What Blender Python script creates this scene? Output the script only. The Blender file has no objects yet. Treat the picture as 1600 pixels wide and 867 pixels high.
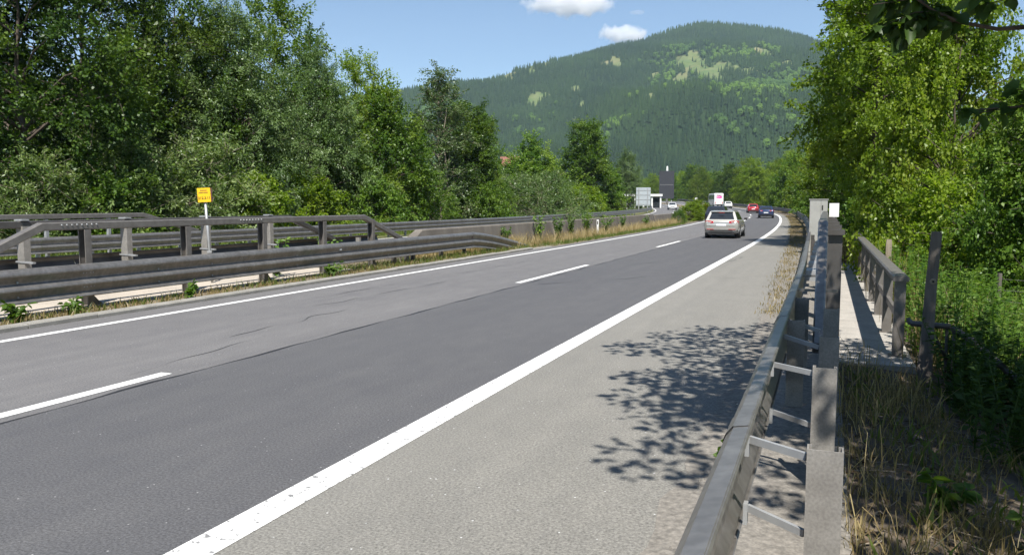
import bpy, math, random
import numpy as np
from mathutils import Vector, Matrix

R_ = math.radians
SC = bpy.context.scene
COL = SC.collection

# ---------------------------------------------------------------- camera
CAM_H = 1.9
cam_d = bpy.data.cameras.new('camera')
cam_d.sensor_width = 36.0
cam_d.lens = 28.03
cam_d.clip_start = 0.05
cam_d.clip_end = 30000
cam = bpy.data.objects.new('camera', cam_d)
cam.location = (0, 0, CAM_H)
cam.rotation_euler = (R_(90 - 5.296), 0, R_(21.468))
COL.objects.link(cam)
SC.camera = cam

# ---------------------------------------------------------------- sky, sun, exposure
SUN_EL, SUN_AZ = 56.0, 24.0          # sun behind the camera, SUN_AZ to the right of the road axis
world = bpy.data.worlds.new('World')
SC.world = world
world.use_nodes = True
wn = world.node_tree
wn.nodes.clear()
sky = wn.nodes.new('ShaderNodeTexSky')
sky.sky_type = 'NISHITA'
sky.sun_disc = False
sky.sun_elevation = R_(SUN_EL)
sky.sun_rotation = R_(180 - SUN_AZ)
sky.altitude = 500
sky.air_density = 1.0
sky.dust_density = 0.0
sky.ozone_density = 3.0
bg = wn.nodes.new('ShaderNodeBackground')
bg.inputs['Strength'].default_value = 0.077
wo = wn.nodes.new('ShaderNodeOutputWorld')
wn.links.new(sky.outputs[0], bg.inputs[0])
wn.links.new(bg.outputs[0], wo.inputs[0])

sun_d = bpy.data.lights.new('sun', 'SUN')
sun_d.energy = 5.0
sun_d.angle = R_(0.53)
sun_d.color = (1.0, 0.955, 0.88)
sun = bpy.data.objects.new('sun', sun_d)
to_sun = Vector((math.sin(R_(SUN_AZ)) * math.cos(R_(SUN_EL)), -math.cos(R_(SUN_AZ)) * math.cos(R_(SUN_EL)), math.sin(R_(SUN_EL))))
sun.rotation_euler = to_sun.to_track_quat('Z', 'Y').to_euler()
sun.location = (20, -40, 60)
COL.objects.link(sun)

SC.view_settings.view_transform = 'Standard'
SC.view_settings.look = 'None'
SC.view_settings.exposure = 0.8
SC.view_settings.gamma = 1.0
SC.view_settings.use_curve_mapping = False
SC.render.engine = 'CYCLES'
cy = SC.cycles
cy.use_denoising = True
cy.max_bounces = 5
cy.diffuse_bounces = 2
cy.glossy_bounces = 2
cy.transmission_bounces = 3
cy.transparent_max_bounces = 12
cy.volume_bounces = 8
cy.use_adaptive_sampling = True
cy.adaptive_threshold = 0.02
cy.caustics_reflective = False
cy.caustics_refractive = False

# ---------------------------------------------------------------- road geometry: s along the road, D to the left of the camera line
_S0, _DS = -60.0, 1.0
_ref = []
x = 0.0; y = _S0; hd = 0.0
for i in range(900):
    s = _S0 + i * _DS
    _ref.append((x, y, hd))
    k = 0.0
    if 33 <= s < 110: k = 1 / 1190.0
    elif 110 <= s < 165: k = 1 / 372.0
    elif 165 <= s < 420: k = 1 / 1000.0
    hm = hd + 0.5 * k * _DS
    x += -math.sin(hm) * _DS; y += math.cos(hm) * _DS; hd += k * _DS
_ref = np.array(_ref)
def elev(s):
    s = np.asarray(s, float)
    a = np.clip(s - 50, 0, 250)
    return a * a / 24000.0 + np.clip(s - 300, 0, 1e9) * (2 * 250 / 24000.0) * 0.3
def frame(s):
    t = (np.asarray(s, float) - _S0) / _DS
    i = np.clip(np.floor(t).astype(int), 0, len(_ref) - 2)
    a = (t - i)
    p = _ref[i] * (1 - a)[..., None] + _ref[i + 1] * a[..., None] if np.ndim(t) else _ref[i] * (1 - a) + _ref[i + 1] * a
    return p
def P(s, D, z=0.0):
    p = frame(s)
    hx = p[..., 2]
    return np.stack([p[..., 0] - D * np.cos(hx), p[..., 1] - D * np.sin(hx), z + elev(s)], -1)
def heading(s): return float(frame(float(s))[2])

# ---------------------------------------------------------------- mesh helpers
class MB:
    def __init__(self): self.v = []; self.f = []
    def add(self, vs, fs):
        b = len(self.v)
        self.v.extend([tuple(map(float, q)) for q in vs]); self.f.extend([tuple(b + i for i in q) for q in fs])
        return self
    def box(self, c, size, rz=0.0, M=None):
        hx, hy, hz = size[0] / 2, size[1] / 2, size[2] / 2
        vs = [(-hx, -hy, -hz), (hx, -hy, -hz), (hx, hy, -hz), (-hx, hy, -hz), (-hx, -hy, hz), (hx, -hy, hz), (hx, hy, hz), (-hx, hy, hz)]
        if M is None: M = Matrix.Translation(Vector(c)) @ Matrix.Rotation(rz, 4, 'Z')
        return self.add([M @ Vector(q) for q in vs], [(3, 2, 1, 0), (4, 5, 6, 7), (0, 1, 5, 4), (1, 2, 6, 5), (2, 3, 7, 6), (3, 0, 4, 7)])
    def bar(self, p0, p1, w, h, up=(0, 0, 1)):
        p0 = Vector(p0); p1 = Vector(p1); d = (p1 - p0).normalized(); up = Vector(up)
        sx = d.cross(up)
        if sx.length < 1e-4: sx = d.cross(Vector((1, 0, 0)))
        sx.normalize(); uz = sx.cross(d).normalized()
        vs = []
        for p in (p0, p1):
            for a, b in ((-1, -1), (1, -1), (1, 1), (-1, 1)): vs.append(p + sx * (a * w / 2) + uz * (b * h / 2))
        return self.add(vs, [(0, 1, 2, 3), (7, 6, 5, 4), (0, 4, 5, 1), (1, 5, 6, 2), (2, 6, 7, 3), (3, 7, 4, 0)])
    def tube(self, pts, rad, n=8, cap=True):
        pts = [Vector(p) for p in pts]
        if not hasattr(rad, '__len__'): rad = [rad] * len(pts)
        vs = []; fs = []
        for i, p in enumerate(pts):
            d = (pts[min(i + 1, len(pts) - 1)] - pts[max(i - 1, 0)]).normalized()
            a = d.cross(Vector((0, 0, 1)) if abs(d.z) < 0.9 else Vector((1, 0, 0))).normalized(); b = d.cross(a)
            for k in range(n):
                t = 2 * math.pi * k / n
                vs.append(p + (a * math.cos(t) + b * math.sin(t)) * rad[i])
        for i in range(len(pts) - 1):
            for k in range(n):
                fs.append((i * n + k, i * n + (k + 1) % n, (i + 1) * n + (k + 1) % n, (i + 1) * n + k))
        if cap: fs.append(tuple(range(n - 1, -1, -1))); fs.append(tuple((len(pts) - 1) * n + k for k in range(n)))
        return self.add(vs, fs)
    def loft(self, rings, cap=True, closed=True):
        n = len(rings[0]); vs = [q for r in rings for q in r]; fs = []
        m = n if closed else n - 1
        for i in range(len(rings) - 1):
            for k in range(m): fs.append((i * n + k, i * n + (k + 1) % n, (i + 1) * n + (k + 1) % n, (i + 1) * n + k))
        if cap and closed: fs.append(tuple(range(n - 1, -1, -1))); fs.append(tuple((len(rings) - 1) * n + k for k in range(n)))
        return self.add(vs, fs)
    def build(self, name, m, parent=None, smooth=False, local=False):
        me = bpy.data.meshes.new(name)
        me.from_pydata(self.v, [], self.f)
        return link(name, me, m, parent, smooth, local)

def link(name, me, m=None, parent=None, smooth=False, local=False):
    if m is not None and not me.materials: me.materials.append(m)
    if smooth: me.polygons.foreach_set('use_smooth', [True] * len(me.polygons))
    me.update()
    o = bpy.data.objects.new(name, me)
    COL.objects.link(o)
    if parent is not None:
        o.parent = parent
        if not local: o.location = tuple(-c for c in parent.location)
    return o
def np_mesh(name, V, F):
    """V (n,3) floats, F (m,k) ints, all faces with k corners"""
    V = np.asarray(V, np.float32); F = np.asarray(F, np.int32)
    me = bpy.data.meshes.new(name)
    me.vertices.add(len(V)); me.vertices.foreach_set('co', V.ravel())
    k = F.shape[1]
    me.loops.add(F.size); me.loops.foreach_set('vertex_index', F.ravel())
    me.polygons.add(len(F)); me.polygons.foreach_set('loop_start', np.arange(0, F.size, k, dtype=np.int32))
    me.update(calc_edges=True)
    return me
def tag(o, label=None, cat=None, group=None, kind=None):
    if label: o['label'] = label
    if cat: o['category'] = cat
    if group: o['group'] = group
    if kind: o['kind'] = kind
    return o
def thing(name, label, cat, loc=(0, 0, 0), rz=0.0, group=None):
    o = bpy.data.objects.new(name, None)
    o.empty_display_size = 0.3
    o.location = tuple(float(c) for c in loc); o.rotation_euler = (0, 0, rz)
    COL.objects.link(o)
    return tag(o, label, cat, group)
def copy_tree(o, parent=None):
    c = o.copy(); COL.objects.link(c); c.parent = parent
    for ch in o.children: copy_tree(ch, c)
    return c

# ---------------------------------------------------------------- material helpers
def nd(nt, typ, **kw):
    n = nt.nodes.new(typ)
    for k, v in kw.items():
        if k in n.inputs.keys() if hasattr(n.inputs, 'keys') else False: n.inputs[k].default_value = v
        else: setattr(n, k, v)
    return n
def new_mat(name):
    m = bpy.data.materials.new(name); m.use_nodes = True
    nt = m.node_tree; nt.nodes.clear()
    out = nt.nodes.new('ShaderNodeOutputMaterial')
    return m, nt, out
def c4(c): return (c[0], c[1], c[2], 1.0)
def noise(nt, scale, detail=3, rough=0.55, vec=None, stretch=None):
    n = nt.nodes.new('ShaderNodeTexNoise')
    n.inputs['Scale'].default_value = scale; n.inputs['Detail'].default_value = detail; n.inputs['Roughness'].default_value = rough
    if vec is None:
        tc = nt.nodes.new('ShaderNodeTexCoord'); vec = tc.outputs['Object']
    if stretch:
        mp = nt.nodes.new('ShaderNodeMapping'); mp.inputs['Scale'].default_value = stretch
        nt.links.new(vec, mp.inputs['Vector']); vec = mp.outputs[0]
    nt.links.new(vec, n.inputs['Vector'])
    return n.outputs['Fac']
def ramp(nt, fac, lo, hi, a=0.0, b=1.0):
    n = nt.nodes.new('ShaderNodeMapRange'); n.clamp = True
    for k, v in (('From Min', lo), ('From Max', hi), ('To Min', a), ('To Max', b)): n.inputs[k].default_value = v
    nt.links.new(fac, n.inputs['Value'])
    return n.outputs['Result']
def mixc(nt, fac, a, b, blend='MIX'):
    n = nt.nodes.new('ShaderNodeMix'); n.data_type = 'RGBA'; n.blend_type = blend
    for sock, v in ((n.inputs[0], fac), (n.inputs[6], a), (n.inputs[7], b)):
        if isinstance(v, bpy.types.NodeSocket): nt.links.new(v, sock)
        elif isinstance(v, (int, float)): sock.default_value = v
        else: sock.default_value = c4(v)
    return n.outputs[2]
def bsdf(nt, out, col, rough=0.6, metal=0.0, spec=0.4, bump=None, bstr=0.3, bdist=0.01):
    b = nt.nodes.new('ShaderNodeBsdfPrincipled')
    if isinstance(col, bpy.types.NodeSocket): nt.links.new(col, b.inputs['Base Color'])
    else: b.inputs['Base Color'].default_value = c4(col)
    if isinstance(rough, bpy.types.NodeSocket): nt.links.new(rough, b.inputs['Roughness'])
    else: b.inputs['Roughness'].default_value = rough
    b.inputs['Metallic'].default_value = metal
    b.inputs['Specular IOR Level'].default_value = spec
    if bump is not None:
        bp = nt.nodes.new('ShaderNodeBump'); bp.inputs['Strength'].default_value = bstr; bp.inputs['Distance'].default_value = bdist
        nt.links.new(bump, bp.inputs['Height']); nt.links.new(bp.outputs[0], b.inputs['Normal'])
    nt.links.new(b.outputs[0], out.inputs['Surface'])
    return b
def mat_plain(name, c1, c2=None, scale=4.0, rough=0.6, metal=0.0, spec=0.4, bump=0.0, fine=None, stretch=None):
    m, nt, out = new_mat(name)
    c2 = c2 or tuple(q * 0.75 for q in c1)
    n1 = noise(nt, scale, 5, 0.6, stretch=stretch)
    col = mixc(nt, ramp(nt, n1, 0.3, 0.7), c1, c2)
    if fine:
        n2 = noise(nt, fine, 2, 0.5)
        col = mixc(nt, ramp(nt, n2, 0.35, 0.65), mixc(nt, 1.0, col, (0.78, 0.78, 0.78), 'MULTIPLY'), col)
    bsdf(nt, out, col, rough, metal, spec, n1 if bump else None, bump)
    return m
def mat_paint(name, c, rough=0.25, metal=0.0, coat=0.6):
    m, nt, out = new_mat(name)
    n1 = noise(nt, 6, 3)
    col = mixc(nt, ramp(nt, n1, 0.3, 0.8), c, tuple(q * 0.86 + 0.01 for q in c))
    b = bsdf(nt, out, col, rough, metal, 0.5)
    b.inputs['Coat Weight'].default_value = coat; b.inputs['Coat Roughness'].default_value = 0.08
    return m
def mat_asphalt(name, base, dark, light, track=None):
    m, nt, out = new_mat(name)
    big = noise(nt, 0.35, 4, 0.6, stretch=(1.0, 0.25, 1))
    med = noise(nt, 3.0, 4, 0.65, stretch=(1.0, 0.45, 1))
    col = mixc(nt, ramp(nt, big, 0.3, 0.72), base, dark)
    col = mixc(nt, ramp(nt, med, 0.35, 0.75, 0, 0.55), col, light)
    # longitudinal streaks left by the paver and the tyres
    st = noise(nt, 1.0, 3, 0.6, stretch=(2.6, 0.03, 1))
    col = mixc(nt, ramp(nt, st, 0.35, 0.7, 0, 0.5), col, dark)
    # aggregate
    fine = noise(nt, 55, 4, 0.8)
    col = mixc(nt, ramp(nt, fine, 0.35, 0.68), mixc(nt, 1.0, col, (0.5, 0.5, 0.5), 'MULTIPLY'), mixc(nt, 1.0, col, (1.42, 1.42, 1.41), 'MULTIPLY'))
    tc = nt.nodes.new('ShaderNodeTexCoord')
    vo = nt.nodes.new('ShaderNodeTexVoronoi'); vo.inputs['Scale'].default_value = 26.0
    nt.links.new(tc.outputs['Object'], vo.inputs['Vector'])
    sep = nt.nodes.new('ShaderNodeSeparateColor'); nt.links.new(vo.outputs['Color'], sep.inputs[0])
    pick = ramp(nt, sep.outputs[0], 0.965, 0.98)
    dot = ramp(nt, vo.outputs['Distance'], 0.12, 0.2, 1, 0)
    mul = nt.nodes.new('ShaderNodeMath'); mul.operation = 'MULTIPLY'
    nt.links.new(pick, mul.inputs[0]); nt.links.new(dot, mul.inputs[1])
    col = mixc(nt, mul.outputs[0], col, tuple(min(0.6, q * 2.6) for q in light))
    bsdf(nt, out, col, 0.82, 0, 0.3, fine, 0.5, 0.004)
    return m
def mat_line(name, worn=0.5):
    m, nt, out = new_mat(name)
    a = noise(nt, 14, 5, 0.7); b = noise(nt, 60, 2, 0.6)
    col = mixc(nt, ramp(nt, b, 0.3, 0.7), (0.80, 0.80, 0.78), (0.66, 0.66, 0.64))
    col = mixc(nt, ramp(nt, noise(nt, 1.5, 4), 0.4, 0.75, 0, 0.35), col, (0.55, 0.54, 0.51))
    col = mixc(nt, ramp(nt, a, worn, worn + 0.05), col, (0.2, 0.2, 0.2))
    bsdf(nt, out, col, 0.7, 0, 0.3)
    return m
def mat_leaf(name, cols, trans=0.35, rnd=0.25, gloss=0.25):
    """leaves: diffuse + translucent + a little gloss, tone per leaf clump from the mesh attribute 'tone'"""
    m, nt, out = new_mat(name)
    at = nt.nodes.new('ShaderNodeAttribute'); at.attribute_name = 'tone'
    oi = nt.nodes.new('ShaderNodeObjectInfo')
    cr = nt.nodes.new('ShaderNodeValToRGB')
    el = cr.color_ramp.elements
    el[0].position = 0.0; el[0].color = c4(cols[0]); el[1].position = 1.0; el[1].color = c4(cols[-1])
    for i, c in enumerate(cols[1:-1]):
        e = el.new((i + 1) / (len(cols) - 1)); e.color = c4(c)
    nt.links.new(at.outputs['Fac'], cr.inputs[0])
    hs = nt.nodes.new('ShaderNodeHueSaturation')
    nt.links.new(cr.outputs[0], hs.inputs['Color'])
    nt.links.new(ramp(nt, oi.outputs['Random'], 0, 1, 1 - rnd, 1 + rnd), hs.inputs['Value'])
    col = hs.outputs[0]
    d = nt.nodes.new('ShaderNodeBsdfDiffuse'); t = nt.nodes.new('ShaderNodeBsdfTranslucent'); g = nt.nodes.new('ShaderNodeBsdfGlossy')
    nt.links.new(col, d.inputs[0])
    nt.links.new(mixc(nt, 1.0, col, (1.55, 1.75, 0.6), 'MULTIPLY'), t.inputs[0])
    g.inputs['Color'].default_value = (0.9, 0.95, 0.9, 1); g.inputs['Roughness'].default_value = 0.42
    m1 = nt.nodes.new('ShaderNodeMixShader'); m1.inputs[0].default_value = trans
    nt.links.new(d.outputs[0], m1.inputs[1]); nt.links.new(t.outputs[0], m1.inputs[2])
    m2 = nt.nodes.new('ShaderNodeMixShader'); m2.inputs[0].default_value = gloss * 0.07
    nt.links.new(m1.outputs[0], m2.inputs[1]); nt.links.new(g.outputs[0], m2.inputs[2])
    nt.links.new(m2.outputs[0], out.inputs['Surface'])
    return m

M = {}
M['lane_left'] = mat_asphalt('asphalt_old_lane', (0.165, 0.16, 0.16), (0.125, 0.122, 0.125), (0.21, 0.204, 0.198))
M['lane_right'] = mat_asphalt('asphalt_smooth_lane', (0.108, 0.107, 0.111), (0.088, 0.088, 0.094), (0.132, 0.13, 0.13))
M['shoulder'] = mat_asphalt('asphalt_shoulder', (0.225, 0.216, 0.196), (0.188, 0.182, 0.166), (0.27, 0.258, 0.23))
M['line'] = mat_line('road_paint', 0.62)
M['line_worn'] = mat_line('road_paint_worn', 0.565)
M['tar'] = mat_plain('tar_crack', (0.018, 0.018, 0.02), (0.03, 0.03, 0.033), 8, 0.6)
M['kerb'] = mat_plain('kerb_concrete', (0.34, 0.325, 0.29), (0.24, 0.23, 0.205), 3, 0.9, fine=60, bump=0.2)
M['concrete'] = mat_plain('wall_concrete', (0.215, 0.19, 0.162), (0.13, 0.115, 0.098), 1.3, 0.9, fine=45, bump=0.15, stretch=(1, 1, 0.25))
M['pale_concrete'] = mat_plain('path_concrete', (0.52, 0.46, 0.38), (0.42, 0.37, 0.31), 1.5, 0.9, fine=50, bump=0.15)
M['walk'] = mat_plain('walkway_concrete', (0.46, 0.43, 0.385), (0.34, 0.32, 0.29), 2.5, 0.9, fine=50, bump=0.2)
M['soil'] = mat_plain('median_soil', (0.22, 0.17, 0.115), (0.15, 0.125, 0.075), 2.5, 0.95, fine=30, bump=0.5)
M['gravel'] = mat_plain('gravel', (0.30, 0.275, 0.24), (0.14, 0.13, 0.115), 22, 0.95, fine=55, bump=0.8)
M['dirt'] = mat_plain('verge_dirt', (0.17, 0.135, 0.10), (0.085, 0.068, 0.05), 3.5, 0.95, fine=40, bump=0.6)
M['grass_ground'] = mat_plain('grass_ground', (0.09, 0.115, 0.035), (0.16, 0.145, 0.06), 0.8, 0.95, fine=25, bump=0.4)
M['field'] = mat_plain('meadow', (0.07, 0.11, 0.03), (0.11, 0.13, 0.05), 0.02, 0.95, fine=1.5)
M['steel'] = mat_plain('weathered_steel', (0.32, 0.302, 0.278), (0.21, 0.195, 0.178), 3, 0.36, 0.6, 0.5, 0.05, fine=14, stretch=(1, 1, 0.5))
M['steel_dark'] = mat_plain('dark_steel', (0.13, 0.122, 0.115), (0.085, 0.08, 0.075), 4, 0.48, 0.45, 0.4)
M['steel_brown'] = mat_plain('brown_grey_steel', (0.22, 0.205, 0.188), (0.15, 0.137, 0.125), 6, 0.42, 0.35, 0.4, 0.05)
M['galv'] = mat_plain('galvanised_steel', (0.42, 0.43, 0.43), (0.33, 0.335, 0.34), 9, 0.45, 0.35, 0.5)
M['post_grey'] = mat_plain('grey_channel_steel', (0.31, 0.292, 0.265), (0.22, 0.206, 0.187), 7, 0.55, 0.1, 0.4, fine=80)
M['wood'] = mat_plain('weathered_wood', (0.17, 0.15, 0.13), (0.085, 0.075, 0.065), 5, 0.85, stretch=(4, 4, 0.5), bump=0.3)
M['hole'] = mat_plain('dark_hole', (0.012, 0.012, 0.012), (0.02, 0.02, 0.02), 4, 0.9)
M['white'] = mat_plain('white_enamel', (0.78, 0.78, 0.76), (0.68, 0.68, 0.66), 4, 0.4)
M['sign_back'] = mat_plain('grey_aluminium', (0.42, 0.46, 0.48), (0.35, 0.385, 0.41), 1.2, 0.5, 0.15)
M['cabinet'] = mat_plain('cabinet_grey', (0.36, 0.36, 0.335), (0.29, 0.288, 0.27), 2, 0.6)
M['yellow'] = mat_plain('yellow_sign', (0.85, 0.50, 0.012), (0.78, 0.45, 0.01), 6, 0.45)
M['black'] = mat_plain('black_print', (0.015, 0.014, 0.012), (0.02, 0.02, 0.018), 6, 0.6)
M['maroon'] = mat_plain('faded_red_back', (0.12, 0.045, 0.04), (0.09, 0.04, 0.035), 6, 0.6)
M['board_dark'] = mat_plain('charcoal_board', (0.035, 0.037, 0.045), (0.028, 0.03, 0.036), 0.6, 0.6)
M['red_reflector'] = mat_plain('red_reflector', (0.55, 0.05, 0.03), (0.45, 0.04, 0.03), 6, 0.3)
M['bark'] = mat_plain('bark', (0.115, 0.09, 0.068), (0.055, 0.045, 0.035), 4, 0.95, bump=0.6, stretch=(3, 3, 0.6))
M['bark_pale'] = mat_plain('pale_bark', (0.30, 0.255, 0.19), (0.19, 0.16, 0.12), 4, 0.95, bump=0.4, stretch=(3, 3, 0.6))
M['leaf_dark'] = mat_leaf('leaf_dark_green', [(0.02, 0.045, 0.009), (0.048, 0.09, 0.013), (0.092, 0.14, 0.02)], 0.28)
M['leaf_mid'] = mat_leaf('leaf_mid_green', [(0.04, 0.085, 0.012), (0.092, 0.165, 0.02), (0.16, 0.225, 0.032)], 0.3)
M['leaf_bright'] = mat_leaf('leaf_yellow_green', [(0.085, 0.14, 0.012), (0.155, 0.225, 0.02), (0.235, 0.285, 0.035)], 0.45)
M['leaf_willow'] = mat_leaf('leaf_grey_green', [(0.05, 0.092, 0.026), (0.10, 0.16, 0.046), (0.165, 0.225, 0.082)], 0.25, gloss=0.5)
M['leaf_silver'] = mat_leaf('leaf_silvery', [(0.095, 0.155, 0.038), (0.17, 0.24, 0.07), (0.27, 0.33, 0.13)], 0.3, gloss=0.4)
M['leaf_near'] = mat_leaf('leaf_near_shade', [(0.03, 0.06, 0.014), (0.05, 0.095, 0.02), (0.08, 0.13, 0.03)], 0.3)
M['needle'] = mat_leaf('needle_green', [(0.014, 0.034, 0.014), (0.022, 0.05, 0.02), (0.036, 0.066, 0.024)], 0.1)
M['grass'] = mat_leaf('grass_green', [(0.07, 0.11, 0.02), (0.11, 0.155, 0.03), (0.19, 0.20, 0.06)], 0.35, 0.1)
M['straw'] = mat_leaf('dry_grass', [(0.24, 0.18, 0.09), (0.36, 0.28, 0.14), (0.46, 0.38, 0.21)], 0.25, 0.1)
M['dry_mix'] = mat_leaf('mixed_grass', [(0.11, 0.105, 0.035), (0.22, 0.17, 0.08), (0.32, 0.245, 0.13)], 0.25, 0.1)
M['weed'] = mat_leaf('weed_green', [(0.045, 0.10, 0.016), (0.085, 0.155, 0.026), (0.14, 0.20, 0.04)], 0.35, 0.15)
M['glass'] = mat_paint('car_glass', (0.02, 0.024, 0.028), 0.06, 0.0, 0.5)
M['tyre'] = mat_plain('tyre_rubber', (0.018, 0.018, 0.018), (0.028, 0.027, 0.026), 12, 0.85)
M['rim'] = mat_plain('alloy_rim', (0.34, 0.34, 0.35), (0.25, 0.25, 0.26), 8, 0.35, 0.6)
M['tail'] = mat_paint('tail_light_red', (0.42, 0.015, 0.012), 0.2)
M['tail_clear'] = mat_paint('tail_light_clear', (0.62, 0.5, 0.48), 0.2)
M['plastic'] = mat_plain('black_plastic', (0.022, 0.022, 0.023), (0.03, 0.03, 0.03), 8, 0.6)
M['plate'] = mat_plain('number_plate', (0.75, 0.76, 0.78), (0.68, 0.69, 0.72), 8, 0.4)
M['chrome'] = mat_plain('chrome_trim', (0.62, 0.62, 0.6), (0.5, 0.5, 0.5), 5, 0.2, 0.9)
M['roof_tile'] = mat_plain('red_roof', (0.24, 0.105, 0.075), (0.19, 0.085, 0.06), 1.5, 0.85)
M['plaster'] = mat_plain('white_plaster', (0.62, 0.60, 0.55), (0.54, 0.52, 0.48), 0.8, 0.9)

# ================================================================ SETTING
def sweep_sheet(name, ss, cols, mat_, parent=None, smooth=True):
    """cols: list of (D(s) or number, z) across; one sheet along the road"""
    ss = np.asarray(ss, float); rows = []
    for D, z in cols:
        Dv = D(ss) if callable(D) else np.full_like(ss, D)
        zv = z(ss) if callable(z) else np.full_like(ss, z)
        rows.append(P(ss, Dv, zv))
    A = np.stack(rows, 1); n, k = A.shape[:2]
    idx = np.arange(n * k).reshape(n, k)
    F = np.stack([idx[:-1, :-1], idx[1:, :-1], idx[1:, 1:], idx[:-1, 1:]], -1).reshape(-1, 4)
    me = np_mesh(name, A.reshape(-1, 3), F)
    return link(name, me, mat_, parent, smooth)
def rail_D(s): return np.interp(s, [-10, 14, 26, 51, 95, 200], [0.36, 0.36, 0.5, 0.9, 1.2, 1.2])
def edge_D(s): return rail_D(s) + np.interp(s, [0, 10, 20, 60], [0.42, 0.45, 0.6, 1.1])
SS = np.concatenate([np.arange(-30, 40, 1.0), np.arange(40, 520, 2.0)])

def disk(name, r, z, mat_):
    mb = MB(); n = 64
    mb.add([(r * math.cos(2 * math.pi * k / n), r * math.sin(2 * math.pi * k / n), z) for k in range(n)], [tuple(range(n))])
    return mb.build(name, mat_)
tag(disk('ground', 3600, -3.0, M['field']), 'green valley meadow around the motorway', 'meadow', kind='structure')

def zr(base): return lambda s: np.full_like(np.asarray(s, float), base)
# the motorway embankment: left verge, median, right verge as one rolling sheet below the paving
def drop(a): return lambda s: a - elev(s) * 0.999
verge_r = sweep_sheet('right_verge', SS, [(lambda s: edge_D(s) + 0.06, -0.03), (lambda s: rail_D(s) - 0.1, 0.01), (0.0, 0.0), (-0.5, -0.02), (-1.3, -0.10), (-2.2, -0.35), (-4.0, -1.1), (-7, -2.0), (-12, -2.7), (-40, drop(-3.3))], M['dirt'])
tag(verge_r, 'dry earthy verge behind the right guardrail', 'verge', kind='structure')
sub = sweep_sheet('embankment', SS, [(0.2, -0.12), (24.0, -0.12)], M['soil'])
tag(sub, 'earth bed beneath the carriageways', 'embankment', kind='structure')
verge_l = sweep_sheet('left_verge', SS, [(22.6, -0.02), (24.0, 0.02), (26.5, -0.1), (29, -0.5), (34, -1.4), (44, -2.6), (90, drop(-3.3))], M['grass_ground'])
tag(verge_l, 'grassy verge beyond the far guardrail', 'verge', kind='structure')

road = sweep_sheet('road', SS, [(3.06, 0.0), (6.62, 0.0)], M['lane_right'])
tag(road, 'smooth dark asphalt of the right lane', 'road', kind='structure')
tag(sweep_sheet('left_lane', SS, [(6.62, 0.0), (11.25, 0.0)], M['lane_left']), 'coarser grey asphalt of the left lane', 'road', kind='structure')
tag(sweep_sheet('road_shoulder', SS, [(edge_D, -0.004), (3.06, 0.0)], M['shoulder']), 'pale asphalt hard shoulder', 'road', kind='structure')
tag(sweep_sheet('opposite_road', SS, [(15.0, -0.01), (22.7, -0.01)], M['lane_left']), 'asphalt of the opposite carriageway', 'road', kind='structure')
g_s = np.arange(-20, 40, 0.25)
rng = np.random.RandomState(7)
def wob(a, sc, seed):
    r = np.random.RandomState(seed); k = r.rand(6) * 2.2 / sc + 0.4 / sc; p = r.rand(6) * 6.28; w = r.rand(6)
    return lambda s: a * sum(w[i] * np.sin(np.asarray(s) * k[i] * 2 + p[i]) for i in range(6)) / 2
tag(sweep_sheet('gravel_strip', g_s, [(lambda s: edge_D(s) + 0.10 + wob(0.05, 0.5, 3)(s), 0.003), (lambda s: rail_D(s), 0.025), (lambda s: rail_D(s) - 0.55, 0.022)], M['gravel']), 'gravel and grit collected along the foot of the right guardrail', 'gravel', kind='structure')
# painted lines
sweep_sheet('edge_line', SS, [(3.04, 0.004), (3.29, 0.004)], M['line_worn'], road)
sweep_sheet('edge_line', SS, [(10.48, 0.004), (10.64, 0.004)], M['line'], road)
sweep_sheet('edge_line', SS, [(15.4, 0.002), (15.55, 0.002)], M['line'], road)
sweep_sheet('edge_line', SS, [(22.2, 0.002), (22.35, 0.002)], M['line'], road)
for k in range(-1, 15):
    a = 0.8 + 17 * k
    sweep_sheet('lane_dash', np.linspace(a, a + 6, 7), [(6.77, 0.004), (6.93, 0.004)], M['line'], road)
    sweep_sheet('lane_dash', np.linspace(a, a + 6, 7), [(18.8, 0.002), (18.95, 0.002)], M['line'], road)
# seams and cracks sealed with tar
def crack(s0, s1, D0, D1, w, seed, amp=0.05):
    ss = np.arange(s0, s1, 0.15 if s1 - s0 < 15 else 0.4)
    wv = wob(amp, 0.8, seed); t = (ss - s0) / (s1 - s0)
    base = D0 + (D1 - D0) * t + wv(ss)
    th = w * (0.55 + 0.45 * np.sin(ss * 3.1 + seed)) * np.minimum(1, np.minimum(t, 1 - t) * 12 + 0.15)
    A = np.stack([P(ss, base - th / 2, 0.003), P(ss, base + th / 2, 0.003)], 1); n = len(ss)
    idx = np.arange(n * 2).reshape(n, 2)
    F = np.stack([idx[:-1, 0], idx[1:, 0], idx[1:, 1], idx[:-1, 1]], -1)
    link('crack', np_mesh('crack', A.reshape(-1, 3), F), M['tar'], road)
crack(-6, 60, 6.62, 6.62, 0.06, 1, 0.03)
crack(9, 12.4, 7.9, 8.0, 0.025, 4, 0.08)
crack(12.2, 17.6, 8.8, 8.6, 0.025, 5, 0.09)
crack(13.4, 16.5, 9.5, 9.5, 0.02, 6, 0.05)
crack(6.5, 9.5, 7.2, 7.5, 0.02, 8, 0.06)
crack(17.5, 22, 6.3, 3.4, 0.03, 9, 0.08)
crack(24, 26, 5.6, 5.1, 0.05, 10, 0.05)
crack(26, 29.5, 3.0, 2.7, 0.04, 11, 0.06)
crack(26, 33, 8.6, 7.4, 0.025, 12, 0.1)
crack(20.5, 22.5, 2.6, 0.9, 0.025, 13, 0.05)
crack(19, 27, 9.3, 9.0, 0.02, 14, 0.12)

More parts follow.
